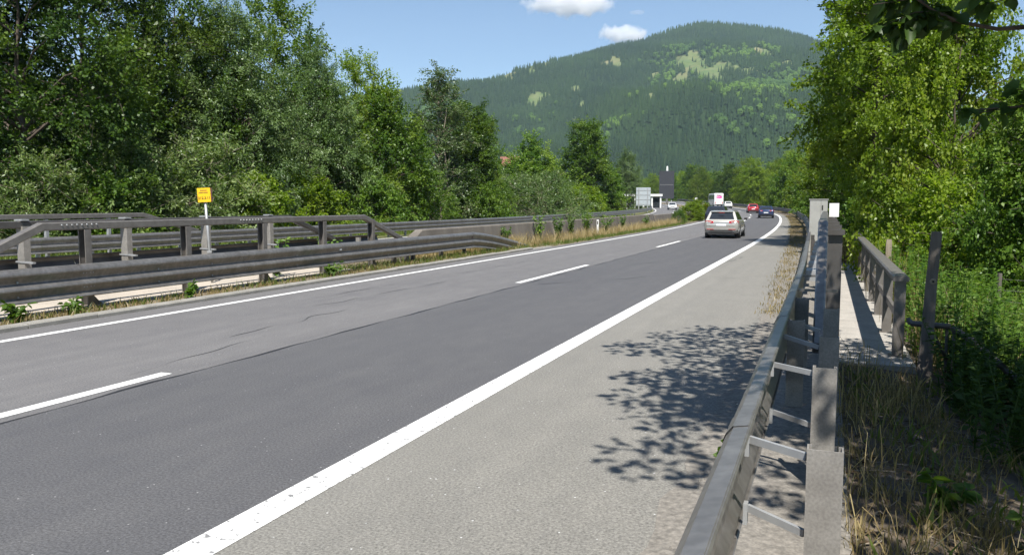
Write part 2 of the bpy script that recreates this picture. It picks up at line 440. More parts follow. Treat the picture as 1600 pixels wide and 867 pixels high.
# kerb on the median side, in stones
kerb = thing('kerb', 'low pale concrete kerb along the median', 'kerb', (-11.3, 8, 0)); kerb['kind'] = 'structure'
for i in range(26):
    s0 = 1.0 + i * 1.25; s1 = s0 + 1.235
    mb = MB()
    j = random.Random(i).uniform(-0.008, 0.008)
    if s1 > 31: j -= 0.05
    prof = [(11.26, -0.1), (11.25, 0.055 + j), (11.27, 0.08 + j), (11.42, 0.085 + j), (11.44, -0.1)]
    mb.loft([[P(s, D, z) for D, z in prof] for s in (s0, s1)])
    mb.build('kerb_stone', M['kerb'], kerb)
med = sweep_sheet('median', np.concatenate([np.arange(-5, 40, 1.0), np.arange(40, 300, 3.0)]), [(11.25, lambda s: np.where(s < 33, -0.05, 0.0)), (11.46, lambda s: np.where(s < 33, 0.02, 0.02)), (12.0, 0.05), (13.3, 0.05), (15.02, -0.005)], M['soil'])
tag(med, 'bare soil of the median strip', 'median', kind='structure')
pth = MB()
for i in range(10):
    s0 = 0.0 + i * 1.9
    pth.loft([[P(s, D, z) for D, z in ((12.15, 0.0), (12.15, 0.085), (13.95, 0.085), (13.95, 0.0))] for s in (s0, s0 + 1.88)])
tag(pth.build('median_path', M['pale_concrete']), 'pale concrete slab between the two median barriers', 'path', kind='structure')

# ---------------------------------------------------------------- mountain, hill
Fw = np.array([-math.sin(R_(21.468)), math.cos(R_(21.468))]); Rt = np.array([math.cos(R_(21.468)), math.sin(R_(21.468))])
RU = [-2600, -1600, -900, -500, -334, -209, -136, -31, 104, 209, 313, 417, 500, 615, 730, 834, 918, 1043, 1252, 1461, 2200, 3000]
RH = [150, 200, 240, 300, 345, 358, 380, 388, 428, 460, 490, 512, 542, 563, 560, 540, 518, 470, 360, 270, 160, 60]
def fbm(u, v, seed=0):
    r = np.random.RandomState(seed); o = np.zeros_like(u)
    for k in range(14):
        fr = 0.0011 * 1.45 ** k; a = r.rand() * 6.28; ph = r.rand() * 6.28
        o += np.sin((u * math.cos(a) + v * math.sin(a)) * fr * 6.28 * 0.5 + ph) / 1.4 ** k
    return o
def mh(u, v):
    r = np.interp(u, RU, RH)
    g = np.clip((v - 900) / 1700.0, 0, 1); back = np.clip((v - 2600) / 900.0, 0, 1)
    h = r * g ** 1.05 * (1 - back ** 1.5)
    return h + 44 * fbm(u, v, 3) * g * (1 - g) * 3 + 10 * np.abs(fbm(u * 2.4, v * 0.9, 6)) * g * (1 - g) * 2 + 5 * fbm(u * 3, v * 3, 5) * g - 3.4
CLEAR = [(440, 1990, 30, 80), (462, 1880, 34, 70), (400, 1900, 18, 40), (25, 2330, 120, 165), (-45, 2240, 60, 70), (62, 1880, 22, 45), (602, 1960, 12, 45), (530, 1800, 18, 30), (505, 1850, 10, 20), (250, 2150, 14, 30), (310, 1500, 10, 22), (-60, 2200, 16, 40), (690, 1700, 14, 60), (180, 1700, 9, 30)] + [(float(a), float(b), float(c), float(d)) for a, b, c, d in zip(np.random.RandomState(8).uniform(-300, 750, 16), np.random.RandomState(9).uniform(1400, 2250, 16), np.random.RandomState(10).uniform(5, 13, 16), np.random.RandomState(12).uniform(15, 45, 16))]
def clearing(u, v):
    o = np.zeros_like(u)
    for a, b, ru, rv in CLEAR:
        d = ((u - a) / ru) ** 2 + ((v - b) / rv) ** 2 + 0.4 * np.sin(u * 0.11 + v * 0.02) + 0.3 * np.sin(u * 0.05 - v * 0.07) + 0.45 * np.sin(u * 0.31 + v * 0.13) * np.sin(v * 0.19 - u * 0.07)
        o = np.maximum(o, np.clip(1.25 - d, 0, 1))
    return o
us = np.concatenate([np.arange(-2600, -600, 40.0), np.arange(-600, 1000, 10.0), np.arange(1000, 3001, 40.0)]); vs = np.concatenate([np.arange(860, 1600, 25.0), np.arange(1600, 2600, 10.0), np.arange(2600, 3501, 30.0)])
U, V = np.meshgrid(us, vs, indexing='ij')
HH = mh(U, V)
XY = U[..., None] * Rt + V[..., None] * Fw
A = np.concatenate([XY, HH[..., None]], -1); n, k = HH.shape
idx = np.arange(n * k).reshape(n, k)
me = np_mesh('mountain', A.reshape(-1, 3), np.stack([idx[:-1, :-1], idx[1:, :-1], idx[1:, 1:], idx[:-1, 1:]], -1).reshape(-1, 4))
cl = clearing(U, V).ravel().astype(np.float32)
at = me.attributes.new('clearing', 'FLOAT', 'POINT'); at.data.foreach_set('value', cl)
m, nt, out = new_mat('mountain_slope')
a_ = nt.nodes.new('ShaderNodeAttribute'); a_.attribute_name = 'clearing'
n1 = noise(nt, 0.035, 5, 0.65); n2 = noise(nt, 0.012, 3)
fo = mixc(nt, ramp(nt, n1, 0.35, 0.7), (0.018, 0.034, 0.014), (0.03, 0.055, 0.02))
cc = mixc(nt, ramp(nt, n1, 0.35, 0.62), (0.15, 0.165, 0.07), (0.085, 0.13, 0.045))
cc = mixc(nt, ramp(nt, n2, 0.5, 0.75, 0, 0.5), cc, (0.24, 0.18, 0.12))
bsdf(nt, out, mixc(nt, ramp(nt, a_.outputs['Fac'], 0.05, 0.4), fo, cc), 0.95, 0, 0.1)
tag(link('mountain', me, m, smooth=True), 'wooded mountain behind the motorway', 'mountain', kind='structure')

# right-hand wooded hill
hu, hv = np.meshgrid(np.linspace(-1, 1, 41), np.linspace(-1, 1, 41), indexing='ij')
hr = np.clip(1 - (hu ** 2 + hv ** 2), 0, 1)
HX, HY = 150 + hu * 110, 260 + hv * 190
HZ = 62 * hr ** 0.8 + 2 * np.sin(HX * 0.11) * hr - 3.5
A = np.stack([HX, HY, HZ], -1); idx = np.arange(41 * 41).reshape(41, 41)
me = np_mesh('hill', A.reshape(-1, 3), np.stack([idx[:-1, :-1], idx[1:, :-1], idx[1:, 1:], idx[:-1, 1:]], -1).reshape(-1, 4))
tag(link('hill', me, M['field'], smooth=True), 'steep wooded hillside beyond the right-hand trees', 'hill', kind='structure')

# ---- forest on the slopes: point meshes with instanced low conifers / round crowns (stuff)
def gn_forest(name, pts, scl, mat_, kind, label, cat, src=None):
    me = bpy.data.meshes.new(name); me.vertices.add(len(pts)); me.vertices.foreach_set('co', np.asarray(pts, np.float32).ravel()); me.update()
    a = me.attributes.new('scl', 'FLOAT', 'POINT'); a.data.foreach_set('value', np.asarray(scl, np.float32))
    me.materials.append(mat_)
    o = bpy.data.objects.new(name, me); COL.objects.link(o)
    ng = bpy.data.node_groups.new(name + '_nodes', 'GeometryNodeTree')
    ng.interface.new_socket('Geometry', in_out='INPUT', socket_type='NodeSocketGeometry')
    ng.interface.new_socket('Geometry', in_out='OUTPUT', socket_type='NodeSocketGeometry')
    N = ng.nodes; L = ng.links
    gi = N.new('NodeGroupInput'); go = N.new('NodeGroupOutput')
    if kind == 'conifer':
        jn = N.new('GeometryNodeJoinGeometry')
        for r0, dep, z0, nv in ((3.2, 9.5, 3.0, 7), (2.4, 9.0, 8.0, 6), (1.5, 8.0, 13.0, 5)):
            c = N.new('GeometryNodeMeshCone'); c.inputs['Vertices'].default_value = nv; c.inputs['Radius Bottom'].default_value = r0; c.inputs['Radius Top'].default_value = 0.0; c.inputs['Depth'].default_value = dep
            c.fill_type = 'NONE'
            tr = N.new('GeometryNodeTransform'); tr.inputs['Translation'].default_value = (0, 0, z0 - 1.0)
            L.new(c.outputs['Mesh'], tr.inputs['Geometry']); L.new(tr.outputs[0], jn.inputs[0])
        inst = jn.outputs[0]
    elif kind == 'round':
        c = N.new('GeometryNodeMeshIcoSphere'); c.inputs['Radius'].default_value = 4.2; c.inputs['Subdivisions'].default_value = 3
        sp = N.new('GeometryNodeSetPosition'); nz = N.new('ShaderNodeTexNoise'); nz.inputs['Scale'].default_value = 0.55; nz.inputs['Detail'].default_value = 2
        sb = N.new('ShaderNodeVectorMath'); sb.operation = 'SUBTRACT'; sb.inputs[1].default_value = (0.5, 0.5, 0.5)
        sc_ = N.new('ShaderNodeVectorMath'); sc_.operation = 'SCALE'; sc_.inputs[3].default_value = 6.5
        L.new(nz.outputs['Color'], sb.inputs[0]); L.new(sb.outputs[0], sc_.inputs[0]); L.new(sc_.outputs[0], sp.inputs['Offset'])
        L.new(c.outputs['Mesh'], sp.inputs['Geometry'])
        tr = N.new('GeometryNodeTransform'); tr.inputs['Translation'].default_value = (0, 0, 6.5); tr.inputs['Scale'].default_value = (1, 1, 1.35)
        L.new(sp.outputs[0], tr.inputs['Geometry']); inst = tr.outputs[0]
    else:
        c = N.new('GeometryNodeObjectInfo'); c.inputs['Object'].default_value = src; c.transform_space = 'ORIGINAL'
        inst = c.outputs['Geometry']
    if True:
        sm = N.new('GeometryNodeSetMaterial'); sm.inputs['Material'].default_value = mat_
        L.new(inst, sm.inputs['Geometry']); inst = sm.outputs[0]
    ip = N.new('GeometryNodeInstanceOnPoints')
    na = N.new('GeometryNodeInputNamedAttribute'); na.data_type = 'FLOAT'; na.inputs['Name'].default_value = 'scl'
    rv = N.new('FunctionNodeRandomValue'); rv.data_type = 'FLOAT_VECTOR'
    rv.inputs[0].default_value = (-0.04, -0.04, 0); rv.inputs[1].default_value = (0.04, 0.04, 6.28)
    L.new(gi.outputs[0], ip.inputs['Points']); L.new(inst, ip.inputs['Instance']); L.new(na.outputs[0], ip.inputs['Scale']); L.new(rv.outputs[0], ip.inputs['Rotation'])
    L.new(ip.outputs[0], go.inputs[0])
    md = o.modifiers.new('forest', 'NODES'); md.node_group = ng
    return tag(o, label, cat, kind='stuff')
def mat_forest(name, c1, c2, c3):
    m, nt, out = new_mat(name)
    oi = nt.nodes.new('ShaderNodeObjectInfo')
    nz = noise(nt, 0.6, 3, 0.6)
    col = mixc(nt, oi.outputs['Random'], c1, c2)
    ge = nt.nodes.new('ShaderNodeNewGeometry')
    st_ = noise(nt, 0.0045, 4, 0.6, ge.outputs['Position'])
    col = mixc(nt, ramp(nt, st_, 0.36, 0.62, 0.0, 1.0), mixc(nt, 1.0, col, (0.72, 0.74, 0.82), 'MULTIPLY'), mixc(nt, 1.0, col, (1.55, 1.42, 1.05), 'MULTIPLY'))  # random stand tones, cool dark to warm pale, also paint in slope-fold shading
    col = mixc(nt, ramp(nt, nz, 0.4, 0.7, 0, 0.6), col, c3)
    bsdf(nt, out, col, 0.95, 0, 0.1, nz, 0.6, 0.5)
    return m
r = np.random.RandomState(11)
gu, gv = np.meshgrid(np.arange(-1500, 1500, 7.6), np.arange(960, 2790, 7.6), indexing='ij')
gu = (gu + r.uniform(-4, 4, gu.shape)).ravel(); gv = (gv + r.uniform(-4, 4, gv.shape)).ravel()
keep = (np.abs(gu) < 0.75 * gv) & (clearing(gu, gv) < r.uniform(0.08, 0.75, gu.shape) ** 1.5) & (gu > -0.62 * gv)
gu, gv = gu[keep], gv[keep]
dec = 1.15 * fbm(gu * 2.2, gv * 1.3, 21) + 0.7 * fbm(gu * 6, gv * 4, 22) + 0.6 * r.randn(len(gu)) + np.clip((1550 - gv) / 450, -0.8, 1.3) - np.clip((gv - 2200) / 120, 0, 4)
isd = dec > 1.35
def mpts(u, v): return np.concatenate([u[:, None] * Rt + v[:, None] * Fw, mh(u, v)[:, None]], 1)
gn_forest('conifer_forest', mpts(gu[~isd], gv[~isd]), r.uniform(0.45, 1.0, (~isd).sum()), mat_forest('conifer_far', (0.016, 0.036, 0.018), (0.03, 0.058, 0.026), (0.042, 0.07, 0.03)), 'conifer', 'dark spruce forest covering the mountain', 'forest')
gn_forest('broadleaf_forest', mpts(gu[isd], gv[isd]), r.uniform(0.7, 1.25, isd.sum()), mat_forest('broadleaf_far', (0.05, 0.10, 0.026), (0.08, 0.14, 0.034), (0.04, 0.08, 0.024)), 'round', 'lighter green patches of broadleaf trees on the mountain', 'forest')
hx = r.uniform(45, 250, 1500); hy = r.uniform(80, 440, 1500)
q = 1 - ((hx - 150) / 110) ** 2 - ((hy - 260) / 190) ** 2
kk = q > 0.02
hz = 62 * np.clip(q, 0, 1) ** 0.8 - 4
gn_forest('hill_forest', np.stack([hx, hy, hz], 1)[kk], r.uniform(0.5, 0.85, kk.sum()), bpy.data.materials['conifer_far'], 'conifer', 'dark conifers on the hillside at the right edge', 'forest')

# ================================================================ VEGETATION
def unit(v): return v / np.maximum(np.linalg.norm(v, axis=-1, keepdims=True), 1e-9)
def leaf_quads(p, a, n, L, W, tone, fold=0.18, six=False):
    """p base points, a leaf axes, n normals (all (k,3)); returns verts, faces, tone per face"""
    a = unit(a); b = unit(np.cross(n, a)); n = unit(np.cross(a, b))
    L = L[:, None]; W = W[:, None]; k = len(p)
    if not six:
        V = np.stack([p, p + a * L * 0.42 + b * W * 0.5 + n * W * fold, p + a * L, p + a * L * 0.42 - b * W * 0.5 + n * W * fold], 1)
        F = np.arange(k * 4).reshape(k, 4)
        return V.reshape(-1, 3), F, tone
    c = p + a * L * 0.5
    V = np.stack([p, p + a * L * 0.28 + b * W * 0.46 + n * W * fold, p + a * L * 0.68 + b * W * 0.4 + n * W * fold, p + a * L - n * L * 0.12,
                  p + a * L * 0.68 - b * W * 0.4 + n * W * fold, p + a * L * 0.28 - b * W * 0.46 + n * W * fold], 1)
    i = np.arange(k)[:, None] * 6
    F = np.concatenate([i + np.array([0, 1, 2, 3]), i + np.array([0, 3, 4, 5])], 0)
    return V.reshape(-1, 3), F, np.concatenate([tone, tone])
def leaf_obj(name, V, F, tone, mat_, parent=None, local=True):
    me = np_mesh(name, V, F)
    a = me.attributes.new('tone', 'FLOAT', 'FACE'); a.data.foreach_set('value', np.clip(tone, 0, 1).astype(np.float32))
    return link(name, me, mat_, parent, False, local)
SHAPES = {
    'round': lambda t: np.sin(np.pi * (0.14 + 0.82 * t)) ** 0.75,
    'egg': lambda t: np.sin(np.pi * (0.22 + 0.76 * t) ** 1.0) ** 0.8 * (1.08 - 0.3 * t),
    'column': lambda t: np.minimum(1, 0.55 + 1.2 * t) * np.clip(1.15 - t, 0, 1) ** 0.45,
    'shrub': lambda t: np.sqrt(np.clip(1.03 - t * t, 0, 1)),
}
def make_tree_meshes(name, seed, H, zb, Rm, shape, nclump, per, L, W, rc, leafmat, barkmat, droop=0.0, trunk_r=0.16, lean=0.0, limbs=0.6, inner=0.35, vgap=1.0, six=False, stems=1, upb=0.5):
    r = np.random.RandomState(seed)
    # crown outline with uneven lobes
    ph = r.rand(5) * 6.28; am = r.rand(5) * 0.16 + 0.05
    def lobes(th, t): return 1 + sum(am[i] * np.sin((i + 1) * th + ph[i] + 5 * t * (i % 3)) for i in range(5))
    C = []
    tries = 0
    while len(C) < nclump and tries < nclump * 40:
        tries += 1
        t = r.rand() ** 0.9; th = r.rand() * 6.2832; q = inner + (1 - inner) * r.rand() ** 0.5
        rad = Rm * SHAPES[shape](t) * lobes(th, t) * q
        z = zb + (H - zb) * t
        c = np.array([rad * math.cos(th) + lean * t, rad * math.sin(th), z])
        if C:
            d = np.min(np.linalg.norm((np.array(C) - c) / np.array([1, 1, 0.75]), axis=1))
            if d < vgap * 0.62 * rc[0] * 2 * (1 - 0.6 * tries / (nclump * 40)): continue
        C.append(c)
    C = np.array(C); nc = len(C)
    rcs = r.uniform(rc[0], rc[1], nc)
    axis0 = np.array([0, 0, zb + (H - zb) * 0.35])
    outw = unit(C - axis0 * 1.0)
    Vs = []; Fs = []; Ts = []; base = 0
    cnt = (per * (rcs / np.mean(rcs)) ** 2).astype(int)
    cid = np.repeat(np.arange(nc), cnt); K = len(cid)
    d = r.randn(K, 3); d = unit(unit(d) + outw[cid] * 0.55 + np.array([0, 0, 0.35]))
    q = 0.35 + 0.65 * r.rand(K) ** 0.45
    # sub-clumping: twigs inside each clump
    nt_ = 8
    tw = unit(r.randn(nc, nt_, 3) + outw[:, None] * 0.7 + np.array([0, 0, 0.35]))
    tws = tw[cid, r.randint(0, nt_, K)]
    mixm = (r.rand(K) < 0.86)[:, None]
    tt = r.rand(K)[:, None]
    spray = tws * tt * (rcs[cid] * 1.75)[:, None] + r.randn(K, 3) * ((0.145 - 0.06 * tt) * rcs[cid][:, None])
    spray[:, 2] -= 0.14 * (tt[:, 0] ** 2) * rcs[cid]
    off = np.where(mixm, spray, d * (q * rcs[cid] * 0.9)[:, None] * np.array([1, 1, 0.7]))
    d = np.where(mixm, unit(tws + 0.5 * r.randn(K, 3)), d)
    off[:, 2] -= droop * (np.linalg.norm(off[:, :2], axis=1) ** 1.5) * 0.55
    p = C[cid] + off
    p[:, 2] = np.maximum(p[:, 2], 0.05)
    nrm = unit(d * 0.55 + np.array([0, 0, upb]) + 0.55 * r.randn(K, 3))
    ax = unit(d + 0.7 * r.randn(K, 3) + np.array([0, 0, -0.25 - droop]))
    Ls = L * r.uniform(0.45, 1.3, K); Ws = W * r.uniform(0.7, 1.2, K)
    tone = 0.48 + 0.2 * r.randn(nc)[cid] + 0.15 * r.randn(K)
    V, F, T = leaf_quads(p, ax, nrm, Ls, Ws, tone, six=six)
    crown = np_mesh(name + '_crown', V, F)
    a = crown.attributes.new('tone', 'FLOAT', 'FACE'); a.data.foreach_set('value', np.clip(T, 0, 1).astype(np.float32))
    crown.materials.append(leafmat)
    # trunk, limbs
    mb = MB()
    for sidx in range(stems):
        o = Vector((r.uniform(-0.3, 0.3), r.uniform(-0.3, 0.3), 0)) * (0 if stems == 1 else 1.6)
        top = zb + (H - zb) * (0.86 if stems == 1 else r.uniform(0.5, 0.9)); n = 9
        ax_ = [Vector((o.x * (1 + 0.9 * i / n) + lean * (top * i / n / H) + 0.12 * math.sin(i * 1.7 + seed) * i / n, o.y * (1 + 0.9 * i / n) + 0.12 * math.cos(i * 1.3 + seed) * i / n, -0.6 + (top + 0.6) * i / n)) for i in range(n + 1)]
        mb.tube(ax_, [trunk_r * (1.25 if i == 0 else 1) * (1 - 0.88 * i / n) for i in range(n + 1)], 7)
    for i in range(nc):
        if r.rand() > limbs: continue
        c = C[i]; z0 = max(0.3, min(c[2] - 0.35 * math.hypot(c[0], c[1]) - 0.3, H * 0.8)); f_ = z0 / H
        s0 = Vector((lean * f_, 0, z0)); e = Vector(c)
        mid = s0.lerp(e, 0.5) + Vector((r.uniform(-0.2, 0.2), r.uniform(-0.2, 0.2), 0.12 * (e - s0).length))
        r0 = trunk_r * 0.42 * (1 - 0.7 * f_)
        mb.tube([s0, mid, e], [r0, r0 * 0.6, 0.012], 5, False)
        for j in range(6):
            t_ = tw[i, j]; mb.tube([e, e + Vector(t_) * float(rcs[i]) * 1.6], [0.014, 0.004], 3, False)
    tr = bpy.data.meshes.new(name + '_trunk'); tr.from_pydata(mb.v, [], mb.f); tr.materials.append(barkmat)
    tr.polygons.foreach_set('use_smooth', [True] * len(tr.polygons)); tr.update()
    return dict(crown=crown, trunk=tr, H=H, R=Rm)
def plant_tree(name, proto, loc, H, label, cat, rz=0.0, wide=1.0, leaf=None, bark=None, group=None, tilt=0.0):
    t = thing(name, label, cat, loc, rz, group)
    k = H / proto['H']; t.scale = (k * wide, k * wide, k); t.rotation_euler = (tilt, 0, rz)
    for part, nm in (('trunk', 'trunk' if cat == 'tree' else 'stem'), ('crown', 'crown' if cat == 'tree' else 'foliage')):
        o = bpy.data.objects.new(nm, proto[part]); COL.objects.link(o); o.parent = t
        mm = leaf if part == 'crown' else bark
        if mm is not None:
            o.material_slots[0].link = 'OBJECT'; o.material_slots[0].material = mm
    return t
T = {}
T['maple'] = make_tree_meshes('maple', 1, 14, 1.6, 4.6, 'round', 92, 640, 0.18, 0.125, (0.85, 1.3), M['leaf_dark'], M['bark'], trunk_r=0.24, vgap=1.3, inner=0.5)
T['ash'] = make_tree_meshes('ash', 2, 13, 2.0, 3.7, 'egg', 80, 580, 0.19, 0.105, (0.75, 1.2), M['leaf_mid'], M['bark'], 0.1, trunk_r=0.2, vgap=1.25, inner=0.45)
T['willow'] = make_tree_meshes('willow', 3, 12, 0.8, 3.2, 'egg', 95, 760, 0.17, 0.055, (0.6, 1.1), M['leaf_willow'], M['bark'], 0.35, trunk_r=0.18, stems=2)
T['hazel'] = make_tree_meshes('hazel', 4, 9, 0.35, 2.9, 'egg', 85, 480, 0.17, 0.125, (0.6, 1.0), M['leaf_mid'], M['bark'], 0.15, trunk_r=0.13, stems=3)
T['alder'] = make_tree_meshes('alder', 5, 11, 0.6, 2.7, 'column', 95, 400, 0.17, 0.12, (0.55, 1.0), M['leaf_mid'], M['bark'], 0.1, trunk_r=0.15)
T['aspen'] = make_tree_meshes('aspen', 6, 12, 0.6, 2.2, 'egg', 80, 330, 0.16, 0.09, (0.45, 0.85), M['leaf_willow'], M['bark_pale'], 0.1, trunk_r=0.12, limbs=0.9, stems=2)
T['willow_shrub'] = make_tree_meshes('willow_shrub', 7, 3.4, 0.15, 1.6, 'shrub', 48, 300, 0.16, 0.05, (0.35, 0.6), M['leaf_willow'], M['bark_pale'], 0.15, trunk_r=0.04, stems=6, inner=0.25)
T['shrub'] = make_tree_meshes('shrub', 8, 3.0, 0.1, 1.7, 'shrub', 48, 280, 0.14, 0.095, (0.35, 0.6), M['leaf_bright'], M['bark'], 0.1, trunk_r=0.035, stems=6, inner=0.25)
T['broad_shrub'] = make_tree_meshes('broad_shrub', 9, 4.0, 0.1, 3.6, 'shrub', 120, 280, 0.17, 0.05, (0.4, 0.75), M['leaf_willow'], M['bark_pale'], 0.1, trunk_r=0.05, stems=8, inner=0.3, upb=0.8)
T['lime'] = make_tree_meshes('lime', 10, 8, 0.4, 3.0, 'egg', 98, 740, 0.125, 0.095, (0.5, 0.95), M['leaf_bright'], M['bark'], 0.2, trunk_r=0.14, stems=2, vgap=1.2, inner=0.48)
T['linden_high'] = make_tree_meshes('linden_high', 14, 12, 4.2, 2.5, 'column', 66, 660, 0.145, 0.105, (0.55, 1.0), M['leaf_bright'], M['bark'], 0.15, trunk_r=0.17, vgap=1.15, inner=0.4)
T['linden'] = make_tree_meshes('linden', 12, 12, 1.2, 2.9, 'column', 86, 680, 0.145, 0.105, (0.55, 1.0), M['leaf_bright'], M['bark'], 0.15, trunk_r=0.17, vgap=1.2, inner=0.45)

left_trees = [
 ('maple', (-31.0, 23.6), 12.8, 0.4, 1.0, None, 'dark broadleaf tree towering at the left edge of the photo'),
 ('maple', (-34.5, 29.6), 15.5, 2.1, 0.9, None, 'tall dark tree second from the left edge, behind the grey-green shrubs'),
 ('ash', (-39.0, 37.0), 11.0, 1.2, 1.0, 'leaf_dark', 'dark green tree set back where the sky dips low, left of the bright tall tree'),
 ('ash', (-33.5, 34.8), 14.6, 3.3, 0.9, None, 'tall mid-green tree rising above the yellow kilometre sign'),
 ('willow', (-30.2, 35.6), 12.3, 0.8, 1.0, None, 'big grey-green willow just right of the yellow kilometre sign'),
 ('ash', (-34.5, 44.5), 15.4, 4.4, 0.95, None, 'tall bright-topped tree behind the big willow'),
 ('willow', (-31.2, 44.0), 11.4, 2.6, 0.95, None, 'smaller grey-green willow right of the tall bright-topped tree'),
 ('ash', (-32.0, 50.6), 12.2, 5.2, 0.95, 'leaf_bright', 'yellow-green tree left of the bushy hazel in mid row'),
 ('hazel', (-29.2, 50.0), 9.4, 1.0, 0.95, None, 'bushy hazel leafed down to the ground at the rail bend'),
 ('aspen', (-31.2, 62.2), 13.0, 0.2, 1.1, None, 'slender sparse tree with a bare tip against the mountain'),
 ('alder', (-31.5, 68.5), 10.4, 1.9, 1.15, None, 'dark-gapped green tree right of the slender sparse tree'),
 ('hazel', (-30.8, 73.0), 5.6, 2.9, 0.8, None, 'leafy tree with pale stems below, left of the red roof'),
 ('aspen', (-41.0, 95.0), 13.0, 2.2, 0.9, 'leaf_mid', 'pale pointed tree set far back, left of the red roof'),
 ('hazel', (-33.0, 90.0), 9.2, 4.0, 1.1, None, 'round-topped tree right of the red roof'),
 ('alder', (-33.5, 114.5), 13.0, 3.0, 1.2, None, 'two-pronged tall tree above the broad willow shrub'),
 ('hazel', (-34.0, 119.0), 9.6, 5.5, 1.15, None, 'leafy tree between the two-pronged tree and the grey sign back'),
 ('willow', (-34.0, 143.0), 11.0, 1.5, 1.0, None, 'last grey-green tree behind the back of the grey sign'),
]
lt_names = {'maple': 'maple_tree', 'ash': 'ash_tree', 'willow': 'willow_tree', 'hazel': 'hazel_tree', 'alder': 'alder_tree', 'aspen': 'aspen_tree', 'lime': 'lime_tree', 'linden': 'linden_tree', 'linden_high': 'linden_tree'}
for kd, (x, y), Ht, rz, wd, lf, lab in left_trees:
    plant_tree(lt_names[kd], T[kd], (x, y, -0.9), Ht + 0.9, lab, 'tree', rz, wd, M[lf] if lf else None, group='trees along the left verge')
shrubs = [
 ('willow_shrub', (-27.6, 21.2), 3.4, 0.3, 1.0, 'leaf_silver', 'grey-green shrub at the left edge behind the guardrails'),
 ('willow_shrub', (-28.4, 25.9), 4.6, 1.7, 1.0, 'leaf_silver', 'tall grey-green shrub under the dark trees at the left'),
 ('shrub', (-27.4, 24.0), 2.6, 4.7, 1.2, 'leaf_mid', 'dark green low bush between two grey-green shrubs'),
 ('willow_shrub', (-27.7, 27.8), 3.8, 2.9, 1.0, 'leaf_silver', 'pale silvery shrub left of the yellow kilometre sign'),
 ('willow_shrub', (-28.2, 31.0), 4.6, 4.1, 1.15, 'leaf_silver', 'pale silvery shrub right behind the yellow kilometre sign'),
 ('shrub', (-27.6, 33.6), 3.0, 0.9, 1.1, None, 'bright green bush right of the yellow kilometre sign'),
 ('shrub', (-28.2, 38.8), 3.2, 2.2, 1.2, None, 'yellowish bush under the smaller willow'),
 ('shrub', (-27.6, 45.8), 3.0, 3.7, 0.95, 'leaf_mid', 'leafy bush in front of the bushy hazel'),
 ('willow_shrub', (-28.2, 55.3), 3.6, 5.0, 0.9, 'leaf_mid', 'thin-stemmed bush before the slender sparse tree'),
 ('shrub', (-28.4, 66.0), 3.2, 5.8, 1.0, 'leaf_mid', 'low bush left of the broad willow shrub'),
 ('broad_shrub', (-28.2, 80.0), 4.6, 0.6, 1.25, None, 'broad grey-green willow shrub spreading above the concrete wall'),
 ('shrub', (-27.6, 93.0), 3.6, 1.3, 1.3, None, 'yellow-green bush right of the broad willow shrub'),
 ('shrub', (-29.6, 103.0), 3.4, 2.6, 1.3, 'leaf_mid', 'green bush left of the grey sign back'),
 ('shrub', (-31.8, 120.0), 3.0, 3.6, 1.3, None, 'bright bush at the foot of the grey sign back'),
]
for kd, (x, y), Ht, rz, wd, lf, lab in shrubs:
    plant_tree('shrub', T[kd], (x, y, -0.4), Ht + 0.4, lab, 'shrub', rz, wd, M[lf] if lf else None, group='shrubs along the left verge')

# trees on the right
def pr(s, D): q = P(s, D); return (float(q[0]), float(q[1]))
right_trees = [
 ('lime', (3.2, 24.5), 7.4, 0.6, 0.62, None, 'bright yellow-green tree behind the footbridge railing'),
 ('lime', (5.4, 21.5), 5.0, 2.4, 1.0, 'leaf_mid', 'darker leafy tree at the right edge beyond the handrail'),
 ('lime', (4.2, 17.2), 4.6, 4.0, 0.75, 'leaf_mid', 'low shaded tree at the right edge above the weeds'),
 ('linden_high', (1.7, 36.0), 12.6, 1.1, 0.95, None, 'tall bright tree beside the grey roadside cabinet'),
 ('linden', (2.9, 41.0), 14.0, 3.2, 0.66, None, 'tallest tree right of the road, its top cut off by the frame'),
 ('linden', (7.0, 32.0), 5.6, 5.1, 1.1, 'leaf_bright', 'broad tree behind the bright yellow-green one'),
 ('linden', (2.6, 53.0), 11.5, 4.4, 0.9, 'leaf_mid', 'shaded tree behind the tall one by the cabinet'),
 ('alder', pr(64, -1.9), 9.6, 0.5, 1.1, 'leaf_bright', 'leafy tree nearest the start of the bend on the right'),
 ('alder', pr(78, -2.4), 9.0, 2.2, 1.2, None, 'second tree along the right rail of the bend'),
 ('ash', pr(92, -3.2), 10.0, 3.9, 1.0, 'leaf_bright', 'third tree along the right rail of the bend'),
 ('hazel', pr(106, -2.8), 8.6, 1.6, 1.1, None, 'fourth tree along the right rail of the bend'),
 ('ash', pr(122, -4.5), 10.5, 5.0, 1.0, None, 'tree above the red and blue cars on the bend'),
 ('hazel', pr(138, -4.0), 9.0, 2.8, 1.2, 'leaf_bright', 'yellow-green tree above the red car'),
 ('ash', pr(158, -6.0), 11.5, 0.9, 1.0, 'leaf_mid', 'tree between the coach and the red car'),
 ('hazel', pr(178, -6.0), 10.5, 4.6, 1.2, None, 'tree right behind the white coach'),
]
for kd, (x, y), Ht, rz, wd, lf, lab in right_trees:
    zb = -1.2 if x > -3 else float(elev(y)) - 1.2
    plant_tree(lt_names[kd], T[kd], (x, y, zb), Ht + 1.2, lab, 'tree', rz, wd, M[lf] if lf else None, group='trees along the right verge')
